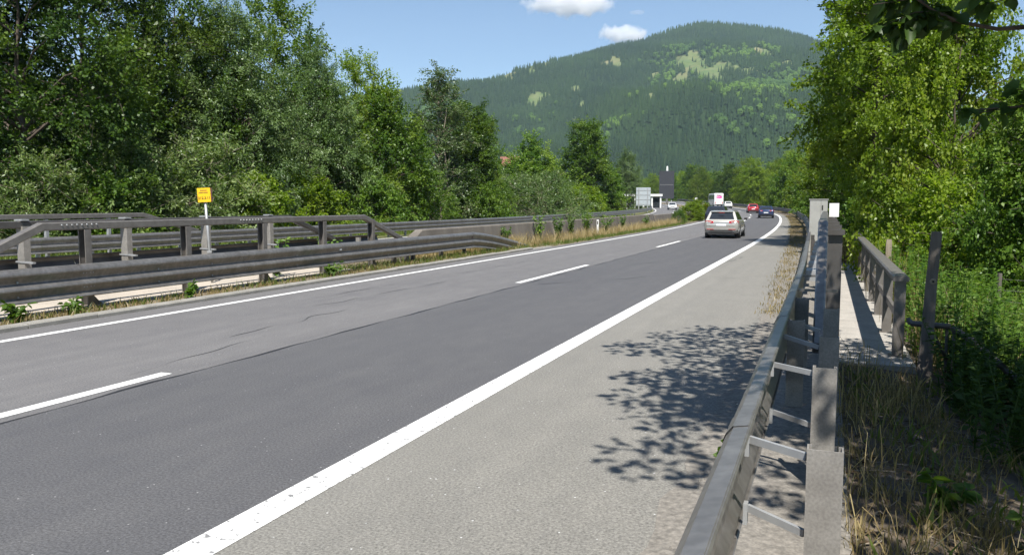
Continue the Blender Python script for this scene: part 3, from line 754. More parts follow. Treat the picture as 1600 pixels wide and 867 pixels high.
for (x, y), Ht, rz, wd, lf, lab in [
    ((1.9, 29.5), 2.2, 0.5, 1.0, 'leaf_mid', 'small bush at the far end of the footbridge railing'),
    ((2.7, 21.0), 2.2, 1.8, 0.9, None, 'leafy bush right behind the footbridge railing'),
    ((0.25, 31.4), 0.9, 2.0, 0.6, 'leaf_mid', 'small bush at the foot of the grey cabinet'),
    (pr(48, -1.9), 2.2, 3.0, 0.9, 'leaf_mid', 'dark bush behind the guardrail past the cabinet')]:
    plant_tree('shrub', T['shrub'], (x, y, -0.25), Ht + 0.25, lab, 'shrub', rz, wd, M[lf] if lf else None, group='bushes behind the right guardrail')

# far wood beyond the bend (reads as one mass)
r = np.random.RandomState(5)
def wood(name, n, s0, s1, D0, D1, src, label, sc0, sc1, seed, lm='leaf_mid'):
    r = np.random.RandomState(seed)
    s = r.uniform(s0, s1, n); D = r.uniform(D0, D1, n)
    p = P(s, D); p[:, 2] -= 2.0
    p = p[~((np.abs(p[:, 0] + 0.402 * p[:, 1]) < 7.5) & (p[:, 1] > 85) & (p[:, 1] < 312))]; n = len(p)   # open lane in the wood in front of the house
    gn_forest(name, p, r.uniform(sc0, sc1, n), M[lm], 'object', label, 'wood', src)
def crown_of(t): return [c for c in t.children if c.name.startswith('crown')][0]
objs = {o['label']: o for o in COL.objects if 'label' in o}
wood('roadside_wood', 70, 190, 520, -10, -75, crown_of(objs['third tree along the right rail of the bend']), 'green wood closing off the bend behind the coach', 0.95, 1.3, 1, 'leaf_bright')
wood('roadside_wood', 60, 185, 500, -9, -60, crown_of(objs['second tree along the right rail of the bend']), 'mid-green trees mixed into the wood behind the coach', 1.0, 1.45, 2)
wood('valley_wood', 60, 190, 480, 40, 130, crown_of(objs['round-topped tree right of the red roof']), 'trees filling the valley left of the motorway', 1.0, 1.5, 3, 'leaf_bright')
wood('valley_wood', 60, 60, 200, 44, 110, crown_of(objs['two-pronged tall tree above the broad willow shrub']), 'trees standing deep behind the left tree row', 0.75, 1.1, 4)
wood('valley_wood', 70, 0, 90, 42, 80, crown_of(objs['tall mid-green tree rising above the yellow kilometre sign']), 'dark wood behind the first trees on the left', 0.75, 1.0, 6)

# ---------------------------------------------------------------- overhanging tree beside the camera (trunk right of the frame)
ot = thing('overhanging_tree', 'shady tree whose leafy branch hangs into the upper right corner', 'tree', (5.6, 3.6, -0.7))
def over_tree():
    r = np.random.RandomState(31)
    mb = MB()
    tp = [Vector((0, 0, -0.4)), Vector((-0.1, 0.05, 1.2)), Vector((-0.35, 0.15, 2.6)), Vector((-0.7, 0.25, 4.2)), Vector((-0.9, 0.4, 6.2)), Vector((-1.0, 0.5, 8.6))]
    mb.tube(tp, [0.2, 0.17, 0.15, 0.12, 0.08, 0.02], 9)
    Cs = []
    # clump centres given in the tree's own frame; the crown leans out over the guardrail
    for k in range(250):
        u = r.rand(); th = r.rand() * 6.28; q = r.rand() ** 0.5
        z = 4.4 + 4.6 * u
        rad = 4.3 * math.sqrt(max(0.05, 1 - ((u - 0.35) / 0.75) ** 2)) * q
        c = Vector((-1.3 + rad * 1.12 * math.cos(th), -0.7 + rad * math.sin(th), z))
        wx, wy = 5.6 + c.x, 3.6 + c.y; zz = c.z - 0.7
        sx_, sy_ = wx - 0.285 * zz, wy + 0.61 * zz
        if (sx_ > 0.9 and sy_ > 8.8) or (sx_ < 0.35 and sy_ < 5.4) or (sx_ < -1.3 and sy_ < 7.9): continue  # unseen crown thinned by shadow: clumps dropped that would shade spots kept sunlit
        Cs.append(c)
    # long left-reaching boughs out of view, shaped to shade the hard shoulder
    for (ex, ey, ez) in [(-5.6, 2.2, 5.6), (-5.6, 1.2, 6.2), (-5.3, 0.4, 6.6), (-5.0, 3.2, 5.4), (-4.6, 4.0, 5.8), (-5.9, 4.4, 5.6), (-5.6, 5.4, 5.8), (-4.9, 6.0, 6.2), (-6.0, 3.3, 6.2)]:
        for t in np.linspace(0.35, 1.0, 8):
            Cs.append(Vector((ex * t + r.uniform(-0.25, 0.25), ey * t + r.uniform(-0.25, 0.25), 4.6 + (ez - 4.6) * t + r.uniform(-0.15, 0.25))))
        mb.tube([tp[3], Vector((ex * 0.5, ey * 0.5, (4.9 + ez) / 2)), Vector((ex, ey, ez))], [0.06, 0.035, 0.008], 6)
    for c in Cs[:120:2]:
        j = min(4, max(2, int(c.z / 1.9))); mb.tube([tp[j], tp[j].lerp(c, 0.55) + Vector((0, 0, 0.25)), c], [0.045, 0.025, 0.006], 5, False)
    mb.build('trunk', M['bark'], ot, True, True)
    C = np.array([tuple(c) for c in Cs]); nc = len(C); per = 130
    cid = np.repeat(np.arange(nc), per); K = len(cid)
    d = unit(r.randn(K, 3)); p = C[cid] + d * (0.12 + 0.43 * r.rand(K) ** 0.6)[:, None] * np.array([1, 1, 0.6])
    V, F, Tn = leaf_quads(p, unit(d + 0.6 * r.randn(K, 3) + np.array([0, 0, -0.4])), unit(np.array([0, 0, 0.8]) + 0.6 * r.randn(K, 3)), 0.125 * r.uniform(0.7, 1.25, K), 0.095 * r.uniform(0.7, 1.2, K), 0.5 + 0.2 * r.randn(K), six=True)
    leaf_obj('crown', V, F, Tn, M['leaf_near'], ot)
over_tree()
# the low bough in view, with its twigs and large leaves
def bough(pts, r0, twigs, seed, per=7, spread=0.06):
    r = np.random.RandomState(seed); o = np.array(ot.location)
    mb = MB(); pts = [np.array(q) - o for q in pts]
    mb.tube(pts, [r0 * (1 - 0.8 * i / (len(pts) - 1)) for i in range(len(pts))], 7)
    ps = []; axs = []
    for tw in twigs:
        tw = [np.array(q) - o for q in tw]
        mb.tube(tw, [0.006] + [0.003] * (len(tw) - 1), 5)
        for i in range(len(tw) - 1):
            for _ in range(per):
                t = r.rand(); q = tw[i] * (1 - t) + tw[i + 1] * t
                ps.append(q + r.randn(3) * 0.012); dd = r.randn(3); dd[2] -= 0.9; axs.append(dd + (tw[i + 1] - tw[i]) / np.linalg.norm(tw[i + 1] - tw[i]) * 0.6)
    br = mb.build('branch', M['bark'], ot, True, True)
    p = np.array(ps); K = len(p)
    nrm = unit(np.array([0.15, -0.55, 0.75]) + 0.5 * r.randn(K, 3))
    V, F, Tn = leaf_quads(p, np.array(axs), nrm, r.uniform(0.07, 0.125, K), r.uniform(0.055, 0.095, K), 0.5 + 0.2 * r.randn(K), six=True)
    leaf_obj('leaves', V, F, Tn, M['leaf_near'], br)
bough([(2.6, 5.9, 2.95), (1.6, 5.6, 2.93), (1.01, 5.41, 2.9), (0.87, 5.33, 2.885), (0.66, 5.16, 2.905), (0.52, 5.07, 2.955), (0.41, 4.98, 3.02), (0.3, 4.9, 3.1)], 0.018,
      [[(0.62, 5.14, 2.91), (0.5, 5.08, 2.9), (0.38, 5.0, 2.87), (0.33, 4.99, 2.80)],
       [(0.52, 5.07, 2.955), (0.42, 5.02, 2.95), (0.3, 4.99, 2.9), (0.24, 4.98, 2.87)],
       [(0.41, 4.98, 3.02), (0.3, 4.95, 3.0), (0.2, 4.93, 2.99)],
       [(0.66, 5.16, 2.905), (0.6, 5.2, 2.98), (0.5, 5.2, 3.03), (0.42, 5.15, 3.06)],
       [(0.55, 5.09, 2.94), (0.46, 5.05, 2.93), (0.4, 5.02, 2.9)]], 41, 7)
bough([(2.4, 5.6, 3.25), (1.5, 5.4, 3.12), (0.95, 5.25, 3.05), (0.8, 5.2, 3.04), (0.7, 5.15, 3.06)], 0.012,
      [[(0.95, 5.25, 3.05), (0.86, 5.23, 3.02), (0.78, 5.2, 3.0)], [(0.8, 5.2, 3.04), (0.72, 5.17, 3.02)]], 42, 5)
bough([(2.8, 6.6, 2.7), (1.9, 6.3, 2.6), (1.25, 5.95, 2.52), (0.95, 5.92, 2.5), (0.78, 5.94, 2.5)], 0.012,
      [[(1.25, 5.95, 2.52), (1.05, 5.93, 2.5), (0.9, 5.93, 2.48), (0.8, 5.94, 2.5)], [(1.5, 6.1, 2.56), (1.3, 5.98, 2.5), (1.15, 5.9, 2.44)], [(1.3, 6.0, 2.54), (1.2, 6.0, 2.6), (1.1, 5.95, 2.62)]], 43, 7)
bough([(3.0, 6.4, 2.35), (2.0, 6.2, 2.25), (1.45, 6.0, 2.2)], 0.012,
      [[(1.7, 6.1, 2.22), (1.45, 6.0, 2.2), (1.3, 5.95, 2.15)], [(1.6, 6.05, 2.22), (1.4, 6.0, 2.3), (1.25, 5.95, 2.33)], [(1.9, 6.2, 2.24), (1.6, 6.05, 2.12), (1.4, 6.0, 2.05)]], 44, 8)

# ---------------------------------------------------------------- grass, weeds
def blades(name, pts, hgt, wid, nb, mat_, label, cat, seed, lean=0.35, spread=0.06, tonesc=0.2, parent=None, heads=False):
    r = np.random.RandomState(seed); pts = np.asarray(pts, float); n = len(pts)
    cid = np.repeat(np.arange(n), nb); K = len(cid)
    base = pts[cid] + np.concatenate([r.randn(K, 2) * spread, np.zeros((K, 1))], 1)
    h = hgt * r.uniform(0.35, 1.1, K) * np.repeat(r.uniform(0.6, 1.2, n), nb)
    th = r.rand(K) * 6.28; ln = h * lean * r.rand(K) * 2
    dx = np.stack([np.cos(th), np.sin(th), np.zeros(K)], 1); sd = np.stack([-np.sin(th), np.cos(th), np.zeros(K)], 1)
    phi = r.rand(K) * 6.28; sd = np.stack([np.cos(phi), np.sin(phi), np.zeros(K)], 1)
    w = (wid * r.uniform(0.6, 1.3, K))[:, None]; up = np.array([0, 0, 1.0])
    m1 = base + up * (h * 0.55)[:, None] + dx * (ln * 0.35)[:, None]; tp = base + up * (h * 0.95)[:, None] + dx * ln[:, None]
    tip_w = 0.15 if not heads else 0.9
    V = np.stack([base - sd * w / 2, base + sd * w / 2, m1 + sd * w * 0.42, m1 - sd * w * 0.42, tp + sd * w * 0.5 * tip_w, tp - sd * w * 0.5 * tip_w], 1)
    i = np.arange(K)[:, None] * 6
    F = np.concatenate([i + np.array([0, 1, 2, 3]), i + np.array([3, 2, 4, 5])], 0)
    tone = np.clip(np.repeat(r.rand(n), nb) * 0.6 + 0.4 * r.rand(K), 0, 1); tone = np.concatenate([tone, tone])
    o = leaf_obj(name, V.reshape(-1, 3), F, tone, mat_, parent)
    if parent is None: tag(o, label, cat, kind='stuff')
    return o
def scatter(n, s0, s1, D0, D1, z, seed, pw=1.0):
    r = np.random.RandomState(seed); s = s0 + (s1 - s0) * r.rand(n) ** pw; D = D0 + (D1 - D0) * r.rand(n)
    return P(s, D, z)
# left verge and median
blades('verge_grass', scatter(5200, 8, 120, 23.6, 28.5, -0.1, 1, 1.2), 0.5, 0.035, 6, M['grass'], 'green grass and creepers behind the far guardrail', 'grass', 1, spread=0.15)
blades('dry_grass', np.concatenate([scatter(540, 31, 75, 11.7, 12.8, 0.03, 2), scatter(260, 23, 33, 12.4, 12.85, 0.03, 12)]), 0.6, 0.016, 11, M['straw'], 'straw-coloured dry grass along the concrete median wall', 'grass', 2, spread=0.08)
blades('median_grass', np.concatenate([scatter(420, 18.5, 33, 11.55, 12.8, 0.03, 3), scatter(1300, 33, 75, 11.25, 12.7, 0.02, 4), scatter(110, 2, 18, 11.48, 12.1, 0.03, 5), scatter(900, 75, 130, 11.4, 14.5, 0.02, 6)]), 0.2, 0.016, 10, M['grass'], 'green grass tufts growing in the median strip', 'grass', 3, 0.6, spread=0.1)
blades('median_dry_grass', np.concatenate([scatter(220, 19, 30, 11.6, 12.7, 0.03, 13), scatter(260, 2, 19, 11.5, 12.1, 0.02, 14)]), 0.16, 0.02, 9, M['dry_mix'], 'short dry grass under the median guardrail', 'grass', 4, spread=0.09)
# right verge
r = np.random.RandomState(17)
def rv(n, s0, s1, D0, D1, seed):
    p = scatter(n, s0, s1, D0, D1, 0.0, seed); D = -p[:, 0]
    p[:, 2] = np.interp(-D, [-1, 0, 0.5, 1.3, 2.2, 4, 7, 12], [0.0, 0, -0.02, -0.10, -0.35, -1.1, -2.0, -2.7]); return p
blades('dry_verge_grass', np.concatenate([rv(230, 3.2, 9.6, -0.14, -1.0, 21), rv(150, 2.6, 8, -0.9, -2.2, 22)]), 0.22, 0.007, 9, M['dry_mix'], 'dry grass tufts on the shaded verge behind the near posts', 'grass', 21, 0.55, 0.07)
blades('seed_grass', np.concatenate([rv(80, 7.4, 10.2, -0.15, -1.0, 23), rv(30, 4, 7.5, -0.2, -0.6, 33)]), 0.34, 0.007, 4, M['straw'], 'tall pale seed-headed grass before the footbridge', 'grass', 22, 0.35, 0.06, heads=True)
blades('verge_weed_grass', np.concatenate([rv(80, 2.8, 9.5, -0.3, -2.4, 24)]), 0.2, 0.02, 9, M['grass'], 'green weeds sprouting on the shaded verge', 'grass', 23, 0.6, 0.08)
blades('tall_grass', np.concatenate([rv(700, 10, 30, -1.05, -3.6, 25), rv(120, 27, 34, 0.0, -1.0, 26), rv(200, 16, 26, -1.0, -1.8, 27)]), 0.95, 0.012, 10, M['dry_mix'], 'tall yellowing grass beside the footbridge railing', 'grass', 24, 0.25, 0.1)
sg = scatter(900, 14, 110, 0, 1, 0.0, 28, 1.3)
ss_ = np.random.RandomState(29).uniform(14, 120, 1500); dd_ = rail_D(ss_) + 0.1 + np.random.RandomState(30).rand(1500) * (edge_D(ss_) - rail_D(ss_) - 0.05)
blades('roadside_grass', P(ss_, dd_, 0.0), 0.1, 0.014, 8, M['dry_mix'], 'yellowish grass strip between hard shoulder and right guardrail', 'grass', 25, 0.4, 0.1)
ss_ = np.random.RandomState(29).uniform(30, 150, 900); dd_ = rail_D(ss_) - 0.2 - np.random.RandomState(30).rand(900) * 2
blades('bank_grass', P(ss_, dd_, -0.1), 0.6, 0.03, 8, M['dry_mix'], 'grass bank behind the rail of the bend', 'grass', 26, 0.4, 0.12)
# tall leafy weeds (goldenrod) as one mass on the right
def weeds(name, pts, hgt, nleaf, L, W, mat_, label, seed):
    r = np.random.RandomState(seed); pts = np.asarray(pts); n = len(pts)
    h = hgt * r.uniform(0.6, 1.15, n); lx = r.randn(n, 2) * 0.08
    cid = np.repeat(np.arange(n), nleaf); K = len(cid); t = r.rand(K) ** 0.8
    p = pts[cid] + np.concatenate([lx[cid] * (t * h[cid])[:, None] * 1.4, (t * h[cid])[:, None]], 1)
    th = r.rand(K) * 6.28; ax = np.stack([np.cos(th), np.sin(th), 0.25 + 0.5 * r.randn(K) * 0.5], 1)
    V, F, Tn = leaf_quads(p, ax, np.array([0, 0, 1.0]) + 0.35 * r.randn(K, 3), L * r.uniform(0.6, 1.2, K) * (1.15 - 0.6 * t), W * r.uniform(0.7, 1.2, K), 0.5 + 0.2 * r.randn(n)[cid] + 0.12 * r.randn(K))
    # stems
    up = pts + np.concatenate([lx * h[:, None] * 1.4, h[:, None]], 1)
    sv = np.stack([pts - [0.006, 0, 0], pts + [0.006, 0, 0], up + [0.003, 0, 0], up - [0.003, 0, 0]], 1).reshape(-1, 3)
    sF = np.arange(n * 4).reshape(n, 4) + len(V)
    return tag(leaf_obj(name, np.concatenate([V, sv]), np.concatenate([F, sF]), np.concatenate([Tn, np.full(n, 0.4)]), mat_), label, 'weeds', kind='stuff')
weeds('goldenrod', np.concatenate([rv(900, 10.2, 24, -1.1, -4.6, 51), rv(120, 9, 12, -1.35, -3.2, 52)]), 1.15, 46, 0.13, 0.032, M['weed'], 'dense tall green weeds right of the footbridge', 61)
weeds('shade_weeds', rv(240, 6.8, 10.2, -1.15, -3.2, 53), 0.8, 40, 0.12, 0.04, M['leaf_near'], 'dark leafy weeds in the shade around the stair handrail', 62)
for (s, D), Ht, rz, wd, lf, lab in [((86, 12.0), 1.7, 0.4, 1.3, None, 'yellow-green bush in the median just left of the silver estate'), ((94, 12.2), 2.0, 2.4, 1.3, None, 'taller bush in the median behind the first one'), ((77, 12.3), 1.1, 4.2, 0.9, 'weed', 'low bush in the median past the dark gap of the wall')]:
    q = P(s, D, -0.1); plant_tree('median_shrub', T['shrub'], q, Ht + 0.1, lab, 'shrub', rz, wd, M[lf] if lf else None, group='bushes in the median')
def litter():
    r = np.random.RandomState(77); n = 2600
    p = rv(n, 2.4, 10.0, -0.12, -2.6, 78); p[:, 2] += 0.012 + 0.012 * r.rand(n)
    V, F, Tn = leaf_quads(p, np.concatenate([r.randn(n, 2), 0.15 * r.randn(n, 1)], 1), np.array([0, 0, 1.0]) + 0.3 * r.randn(n, 3), r.uniform(0.03, 0.085, n), r.uniform(0.02, 0.05, n), r.rand(n))
    tag(leaf_obj('leaf_litter', V, F, Tn, mat_leaf('dead_leaf', [(0.06, 0.04, 0.025), (0.13, 0.09, 0.055), (0.22, 0.17, 0.11)], 0.1)), 'dead brown leaves scattered over the shaded verge', 'leaf litter', kind='stuff')
litter()
# single plants one can pick out
def weed_plant(name, loc, hgt, nl, L, W, spread, mat_, label, seed, cat='plant', group=None):
    t = thing(name, label, cat, loc, 0, group); r = np.random.RandomState(seed)
    ns = max(3, nl // 18); mb = MB(); ps = []; axs = []; tn = []
    for i in range(ns):
        th = r.rand() * 6.28; e = Vector((math.cos(th) * spread * r.uniform(0.2, 1), math.sin(th) * spread * r.uniform(0.2, 1), hgt * r.uniform(0.6, 1.05)))
        mid = Vector((e.x * 0.35, e.y * 0.35, e.z * 0.55))
        mb.tube([(0, 0, -0.03), mid, e], [0.008, 0.006, 0.003], 5)
        for _ in range(nl // ns):
            t_ = r.uniform(0.12, 1.0); q = (mid * (t_ / 0.55)) if t_ < 0.55 else mid.lerp(e, (t_ - 0.55) / 0.45)
            ps.append(tuple(q)); a = r.randn(3) * np.array([1, 1, 0.5]); axs.append(a); tn.append(0.5 + 0.2 * r.randn())
    mb.build('stem', M['weed'], t, True, True)
    K = len(ps)
    V, F, Tn = leaf_quads(np.array(ps), np.array(axs), np.array([0.1, -0.3, 0.9]) + 0.4 * r.randn(K, 3), L * r.uniform(0.6, 1.2, K), W * r.uniform(0.7, 1.2, K), np.array(tn), six=L > 0.1)
    leaf_obj('leaves', V, F, Tn, mat_, t)
    return t
for i, (s, D, h, lab, mt, sp) in enumerate([
    (35.5, 12.62, 1.3, 'tall dark-leaved weed by the concrete wall, just right of the rail end', 'leaf_mid', 0.3),
    (38.0, 12.45, 1.25, 'pale green bushy weed right of the tall dark-leaved one', 'weed', 0.42),
    (40.8, 12.6, 1.2, 'narrow dark weed against the concrete wall', 'leaf_mid', 0.2),
    (44.2, 12.7, 1.45, 'dark bushy weed left of the white marker post', 'leaf_mid', 0.4),
    (47.5, 12.4, 1.2, 'bright green bush right of the white marker post', 'weed', 0.6),
    (31.5, 12.7, 0.9, 'creeping weed on the concrete wall behind the rail tail', 'weed', 0.25),
    (53.0, 12.55, 1.1, 'thin weed further along the concrete wall', 'weed', 0.3),
    (60.0, 12.4, 0.9, 'small weed near the end of the concrete wall', 'weed', 0.3)]):
    q = P(s, D, 0.03); weed_plant('wall_weed', q, h, 300, 0.14, 0.07, sp * 1.1, M[mt], lab, 70 + i, group='weeds along the concrete wall')
for i, (x, y, h, sp, nl, lab) in enumerate([
    (-12.8, 16.4, 0.95, 0.42, 150, 'leafy sapling growing between the median barriers, left of the last beam post'),
    (-13.0, 19.0, 0.9, 0.6, 190, 'broad leafy plant under the sloping end of the median beam'),
    (-11.72, 7.6, 0.26, 0.3, 90, 'leafy weed tuft at the left edge under the guardrail'),
    (-11.75, 8.7, 0.3, 0.3, 100, 'weed tuft between kerb and guardrail, second from the left edge'),
    (-11.72, 9.7, 0.26, 0.28, 90, 'weed tuft just left of the first guardrail post'),
    (-11.62, 12.2, 0.3, 0.12, 60, 'lone upright tuft on the kerb right of the first guardrail post'),
    (-11.7, 17.2, 0.34, 0.3, 110, 'dark weed tuft under the guardrail near the concrete slab end')]):
    weed_plant('weed', (x, y, 0.05), h, nl, 0.13, 0.075, sp, M['weed'], lab, 90 + i, group='weeds in the median')
for i, (x, y, h, sp, lab) in enumerate([
    (1.17, 4.9, 0.3, 0.2, 'broad-leaved weed catching the sun at the bottom right edge'),
    (0.42, 3.65, 0.22, 0.14, 'small weed beside the nearest channel post'),
    (0.78, 5.6, 0.25, 0.16, 'small green weed in the middle of the shaded verge'),
    (-0.62, 6.0, 0.14, 0.05, 'tiny weed at the shoulder edge below the guardrail')]):
    weed_plant('weed', (x, y, -0.05), h, 60, 0.12, 0.07, sp, M['weed'], lab, 110 + i, group='weeds on the right verge')
# stones, twigs and dead leaves on the verge
rr = np.random.RandomState(3)
for i in range(16):
    s = rr.uniform(3.0, 7.5); xx = rr.uniform(0.2, 1.6); k = rr.uniform(0.02, 0.05)
mb = MB(); rr = np.random.RandomState(4)
for i in range(900):
    y = rr.uniform(2.3, 10); x_ = rr.uniform(-0.55, 1.7) if rr.rand() < 0.75 else rr.uniform(-0.75, -0.45); k = rr.uniform(0.006, 0.022)
    z = np.interp(x_, [0, 0.5, 1.3, 2.2], [0.012, -0.02, -0.10, -0.35]) + k * 0.3
    n = 5; pts_ = [(x_ + k * math.cos(6.28 * j / n + i) * rr.uniform(0.7, 1.3), y + k * math.sin(6.28 * j / n + i) * rr.uniform(0.7, 1.3), z - k * 0.5) for j in range(n)]
    mb.add(pts_ + [(x_, y, z + k * 0.5)], [(j, (j + 1) % n, n) for j in range(n)])
tag(mb.build('gravel_stones', M['gravel']), 'loose grit and small stones around the post feet', 'stones', kind='stuff')
mb = MB(); rr = np.random.RandomState(6)
for i in range(260):
    y = rr.uniform(2.6, 9.5); x_ = rr.uniform(0.15, 2.0); L_ = rr.uniform(0.05, 0.35); a = rr.rand() * 6.28
    z = np.interp(x_, [0, 0.5, 1.3, 2.2], [0.012, -0.02, -0.10, -0.35]) + 0.012
    mb.tube([(x_, y, z), (x_ + L_ * 0.5 * math.cos(a), y + L_ * 0.5 * math.sin(a), z + rr.uniform(0, 0.03)), (x_ + L_ * math.cos(a + 0.2), y + L_ * math.sin(a + 0.2), z)], 0.004, 4)
tag(mb.build('twigs', M['bark_pale']), 'dead twigs and stalks lying on the shaded verge', 'twigs', kind='stuff')

# ================================================================ BARRIERS, FOOTBRIDGE, SIGNS
PROF = [(0.0, 0.842), (0.008, 0.852), (0.078, 0.84), (0.112, 0.797), (0.124, 0.765), (0.122, 0.74), (0.056, 0.635), (0.05, 0.615), (0.06, 0.602), (0.112, 0.548), (0.124, 0.522), (0.122, 0.50), (0.056, 0.395), (0.05, 0.378), (0.06, 0.367), (0.107, 0.325), (0.116, 0.305), (0.105, 0.292), (0.05, 0.292)]
def rail_beam(parent, s0, s1, Dback, sign, mat_, dz=None, step=1.0, th=0.006, scale=1.0, toph=0.852):
    n = max(2, int(math.ceil((s1 - s0) / step)) + 1); ss = np.linspace(s0, s1, n)
    outer = [(u * scale, toph + (z - 0.852) * scale) for u, z in PROF]
    inner = [(u * scale - th, toph + (z - 0.852) * scale - th * 0.5) for u, z in PROF][::-1]
    rings = []
    for s in ss:
        D0 = float(Dback(s)) if callable(Dback) else Dback
        o = dz(s) if dz else (0.0, 0.0)
        rings.append([P(s, D0 + sign * u + o[1], z + o[0]) for u, z in outer + inner])
    mb = MB(); mb.loft(rings, cap=False)
    return mb.build('rail_beam', mat_, parent)
def c_post(parent, s, D, w, dep, z0, z1, mat_, opening=1, name='post', th=0.008, lip=0.02):
    """channel-section post; opening=+1: web faces back down the road, -1: channel opens towards it"""
    h = heading(s); base = P(s, D); mb = MB()
    o = opening
    pr_ = [(-w / 2, dep / 2 * o), (-w / 2, -dep / 2 * o), (w / 2, -dep / 2 * o), (w / 2, dep / 2 * o), (w / 2 - lip, dep / 2 * o), (w / 2 - lip, dep / 2 * o - th * o), (w / 2 - th, dep / 2 * o - th * o), (w / 2 - th, -dep / 2 * o + th * o), (-w / 2 + th, -dep / 2 * o + th * o), (-w / 2 + th, dep / 2 * o - th * o), (-w / 2 + lip, dep / 2 * o - th * o), (-w / 2 + lip, dep / 2 * o)]
    rot = Matrix.Rotation(h, 4, 'Z')
    rings = [[Vector(base) + rot @ Vector((x_, y_, z)) for x_, y_ in pr_] for z in (z0, z1)]
    mb.loft(rings)
    return mb.build(name, mat_, parent)
def upper_beam(parent, pts, D, mat_, w=0.13, h=0.14):
    mb = MB(); n = len(pts)
    for i in range(n - 1):
        pass
    rings = []
    for i, (s, z) in enumerate(pts):
        if i == 0: t = (pts[1][0] - s, pts[1][1] - z)
        elif i == n - 1: t = (s - pts[i - 1][0], z - pts[i - 1][1])
        else:
            a = np.array([s - pts[i - 1][0], z - pts[i - 1][1]]); b = np.array([pts[i + 1][0] - s, pts[i + 1][1] - z])
            a = a / np.linalg.norm(a); b = b / np.linalg.norm(b); t = tuple(a + b)
        L = math.hypot(*t); ns, nz = -t[1] / L, t[0] / L
        k = 1.0
        if 0 < i < n - 1:
            c = np.dot(a, np.array([t[0] / L, t[1] / L])); k = 1.0 / max(0.5, c)
        ring = []
        b_ = 0.018
        for du, dv in ((-w / 2 + b_, -h / 2), (w / 2 - b_, -h / 2), (w / 2, -h / 2 + b_), (w / 2, h / 2 - b_), (w / 2 - b_, h / 2), (-w / 2 + b_, h / 2), (-w / 2, h / 2 - b_), (-w / 2, -h / 2 + b_)):
            ring.append(P(s + ns * dv * k, D + du, z + nz * dv * k))
        rings.append(ring)
    mb.loft(rings)
    return mb.build('upper_beam', mat_, parent)
def bolts(parent, pts, r=0.016, mat_=None, name='bolts'):
    mb = MB()
    for p, nrm in pts:
        p = Vector(p); n_ = Vector(nrm).normalized(); mb.tube([p, p + n_ * 0.014], [r, r * 0.7], 6)
    o = mb.build(name, mat_ or M['galv'], parent); o['kind'] = 'stuff'
    return o

# --- A: median barrier on our side
A_ = thing('guardrail', 'dark three-ridged steel guardrail with raised top beam along the median', 'guardrail', P(12, 12.1), 0, 'median barriers')
def tailA(s):
    t = max(0.0, (s - 26.6) / 6.4)
    return (-0.80 * t ** 1.35, 0.12 * t)
seg = [2.2, 6.2, 10.2, 14.2, 18.2, 22.2, 26.6]
for a, b in zip(seg[:-1], seg[1:]): rail_beam(A_, a + 0.004, b - 0.004, 12.06, -1, M['steel'], step=2.0)
rail_beam(A_, 26.6, 33.0, 12.06, -1, M['steel'], tailA, 0.4)
for s in (5.6, 8.0, 10.4, 12.8, 15.2, 17.6, 20.0): c_post(A_, s, 12.24, 0.17, 0.13, 0.0, 1.44, M['steel_brown'], -1)
for s in (21.2, 22.0, 22.4, 24.4): c_post(A_, s, 12.2, 0.13, 0.1, 0.0, 0.8, M['steel_brown'], -1)
for s, h_ in ((26.2, 0.74), (28.4, 0.6), (30.4, 0.36)): c_post(A_, s, 12.16, 0.12, 0.1, 0.0, h_, M['steel_brown'], -1)
upper_beam(A_, [(7.9, 0.80), (9.55, 1.51), (14.8, 1.51)], 12.24, M['steel_brown'])
upper_beam(A_, [(14.81, 1.51), (19.6, 1.51), (21.7, 0.82)], 12.24, M['steel_brown'])
bolts(A_, [(P(9.9 + 0.1 * i, 12.173, 1.53), (1, 0, 0)) for i in range(8)] + [(P(14.4 + 0.1 * i, 12.173, 1.53), (1, 0, 0)) for i in range(8)], 0.018)
bolts(A_, [(P(s, 11.99, z), (1, 0, 0.1)) for s in np.arange(3.1, 30, 1.45) for z in (0.64, 0.4) if (int(s * 7) % 3) != 0 and s < 26], 0.02)
for s in (5.6, 8.0, 10.4, 12.8, 15.2, 17.6, 20.0, 22.2, 24.4, 26.2):       # spacers rail-post
    mb = MB(); mb.loft([[P(s + ds, D, z) for D, z in ((12.05, 0.5), (12.16, 0.5), (12.16, 0.62), (12.05, 0.62))] for ds in (-0.06, 0.06)]); mb.build('spacer', M['steel_dark'], A_)
for s in (10.4, 12.8, 15.2, 17.6, 20.0, 22.3):                              # foot gussets
    mb = MB(); b = [P(s + 0.07, 12.24 + d, 0.03) for d in (-0.03, 0.03)] + [P(s + 0.33, 12.24 + d, 0.03) for d in (-0.03, 0.03)] + [P(s + 0.07, 12.24 + d, 0.30) for d in (-0.03, 0.03)]
    mb.add(b, [(0, 2, 4), (1, 5, 3), (0, 1, 3, 2), (2, 3, 5, 4), (0, 4, 5, 1)]); mb.build('gusset', M['steel_brown'], A_)
for s, z, mt in ((18.0, 0.73, 'white'), (26.5, 0.72, 'maroon')):
    mb = MB(); mb.box((0, 0, 0), (0.05, 0.09, 0.13)); o = mb.build('reflector', M[mt], A_, local=True); o.location = Vector(P(s, 11.98, z)) - A_.location

def splice(parent, s, Dback, sign, mat_):
    D0 = float(Dback(s)) if callable(Dback) else Dback
    o = rail_beam(parent, s - 0.15, s + 0.15, D0 + sign * 0.004, sign, mat_, step=0.3, th=0.004, toph=0.855); o.name = 'splice_plate'
    nrm = (sign * -1.0, 0, -0.4)
    bolts(o, [(np.array(P(s + ds, D0 + sign * 0.096, z)) - 0, nrm) for ds in (-0.1, -0.04, 0.04, 0.1) for z in (0.70, 0.46)], 0.014, name='splice_bolts').location = (0, 0, 0)
for s in seg[1:]: splice(A_, s, 12.06, -1, M['steel'])
